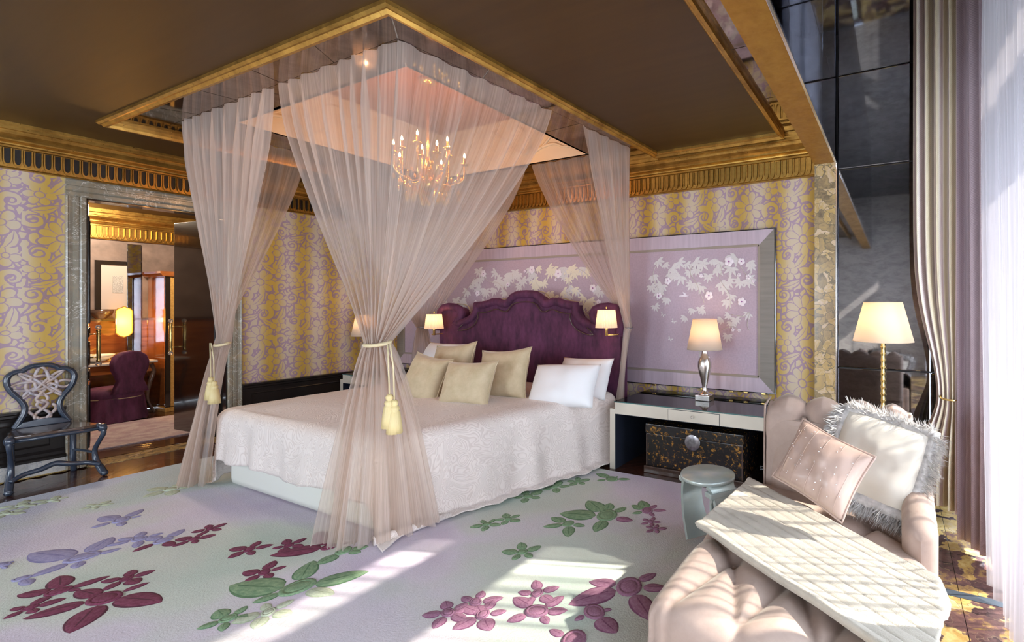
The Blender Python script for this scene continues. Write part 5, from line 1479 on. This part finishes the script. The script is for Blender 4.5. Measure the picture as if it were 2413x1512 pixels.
# framed picture: a reflection in the mirrored wall, built as a solid thing
a, b = at_x(224, 612, XF+.03), at_x(334, 728, XF+.03)
pc = root('picture_reflection', (XF, (a.y+b.y)/2, b.z), 'mirror reflection of a black framed picture with pale mount, built solid beyond the doorway', 'picture')
zt3, zb3 = a.z, max(b.z, 1.36)
rooted(boxes('frame', [((XF, a.y, zb3), (XF+.03, a.y+.055, zt3)), ((XF, b.y-.055, zb3), (XF+.03, b.y, zt3)), ((XF, a.y+.055, zt3-.055), (XF+.03, b.y-.055, zt3))], M['black']), pc)
rooted(box('mount', (XF, a.y+.05, zb3), (XF+.012, b.y-.05, zt3-.05), pm('pale_mount', (.60, .54, .50), .5)), pc)
c, d = at_x(266, 650, XF+.02), at_x(291, 690, XF+.02)
rooted(box('print', (XF+.012, c.y, d.z), (XF+.018, d.y, c.z), pm('speckled_print', (.8, .8, .78), .6, var=.85, vs_=(160, 160, 160), c2=(.15, .15, .15))), pc)
# amber lantern lamp on the wall
la, lb = at_x(273, 722, XF+.3), at_x(312, 793, XF+.3)
ln = root('amber_lantern', (XF, (la.y+lb.y)/2, lb.z), 'glowing amber panel lantern with scalloped ends beyond the door', 'lamp')
yc, hw, zc0, zc1 = (la.y+lb.y)/2, (lb.y-la.y)/2, lb.z, la.z
ol = [(yc-hw, zc0+.06), (yc-hw, zc1-.06), (yc-hw*.75, zc1-.03), (yc-hw*.4, zc1-.02), (yc, zc1), (yc+hw*.4, zc1-.02), (yc+hw*.75, zc1-.03), (yc+hw, zc1-.06), (yc+hw, zc0+.06), (yc+hw*.6, zc0+.02), (yc, zc0), (yc-hw*.6, zc0+.02)]
amb = pm('lit_amber_panel', (.9, .5, .08), .5, emit=(1, .46, .05), estr=2.2)
o = prism('amber_panel', ol, 0, XF+.27, XF+.30, amb, None, .004); rooted(o, ln)
rooted(tube('lantern_rim', [(XF+.30, y, z) for y, z in ol], .008, M['brass'], None, 6, True, False), ln)
rooted(tube('lantern_arm', [(XF, yc, zc0+.2), (XF+.27, yc, zc0+.2)], .012, M['brass'], None, 8), ln)
lamp_light('lantern_light', (XF+.45, yc, (zc0+zc1)/2), 8, (1, .55, .15), .05)
# tall mirror strip beside it
mp_ = at_x(316, 700, XF+.04)
o = root('mirror_strip', (XF, mp_.y, .9), 'narrow tall smoked mirror strip on the wall by the lantern', 'mirror')
rooted(box('mirror_glass', (XF+.032, mp_.y-.07, .75), (XF+.05, mp_.y+.07, 2.36), M['mirror_dark'], None, .004), o)
# wardrobe
wx, wy_ = at_z(378, 968, 0).x, at_z(378, 968, 0).y
wx = max(wx, XF+.62)
wr = root('wardrobe', (wx, wy_, 0), 'polished mahogany wardrobe with a glazed gilt-edged door beyond doorway', 'wardrobe')
wh = 1.97
rooted(box('carcass', (XF+.01, wy_, .06), (wx-.02, wy_+1.1, wh-.06), M['mahog'], None, .03), wr)
rooted(mold('crown', (XF+.01, wy_-.03), (wx+.02, wy_-.03), (0, 1), [(0, wh-.07), (-.015, wh-.05), (-.03, wh-.03), (-.03, wh), (1.18, wh), (1.18, wh-.07)], M['mahog']), wr)
rooted(box('plinth', (XF+.01, wy_-.01, 0), (wx+.005, wy_+1.1, .06), M['burl'], None, .004), wr)
rooted(box('corner_post', (wx-.02, wy_-.004, .06), (wx, wy_+.05, wh-.07), M['black'], None, .006), wr)
for a_, b_ in (((wy_+.05, .07), (wy_+.12, wh-.08)), ((wy_+.55, .07), (wy_+.62, wh-.08)), ((wy_+.12, .07), (wy_+.55, .16)), ((wy_+.12, wh-.17), (wy_+.55, wh-.08))):
    rooted(box('door_rail', (wx-.02, a_[0], a_[1]), (wx+.006, b_[0], b_[1]), M['burl'], None, .003), wr)
rooted(grid('door_curtain', lambda s, t: (wx-.012+.006*math.sin(s*60), wy_+.12+s*.43, .16+t*(wh-.33)), 60, 4, pm('brown_silk_panel', (.25, .12, .075), .5)), wr)
rooted(box('pane', (wx-.004, wy_+.12, .16), (wx, wy_+.55, wh-.17), M['pane']), wr)
# purple skirted chair
pc0 = at_z(268, 992, 0)
pch = root('slipper_chair', (pc0.x, pc0.y, .015), 'purple velvet slipper chair with pleated skirt at the vanity', 'chair', rz=R(200))
def skirt(s, t):
    a = 2*PI*s; z_ = .30*(1-t); fl = 1+.10*t+.035*math.sin(a*14)*t
    rx, ry = .25, .25
    return (rx*fl*math.copysign(abs(math.cos(a))**.75, math.cos(a)), ry*fl*math.copysign(abs(math.sin(a))**.75, math.sin(a)), z_+.005)
grid('skirt', skirt, 120, 8, M['purple'], pch)
lathe('seat', [(0, .28), (.25, .28), (.27, .32), (.268, .38), (.24, .42), (.12, .435), (0, .437)], M['purple'], pch, 36)
tube('cord_trim', [(.262*math.cos(a), .262*math.sin(a), .30) for a in [2*PI*k/32 for k in range(32)]], .006, M['cord'], pch, 6, True)
bk = [(0, .90), (.09, .885), (.165, .83), (.195, .75), (.185, .66), (.15, .58), (.13, .52), (.16, .44), (.19, .36)]
ol = [(-y, z) for y, z in bk[::-1]]+bk[1:]
o = prism('backrest', [(y, z) for y, z in ol], 0, -.28, -.20, M['purple'], pch, .025, True)
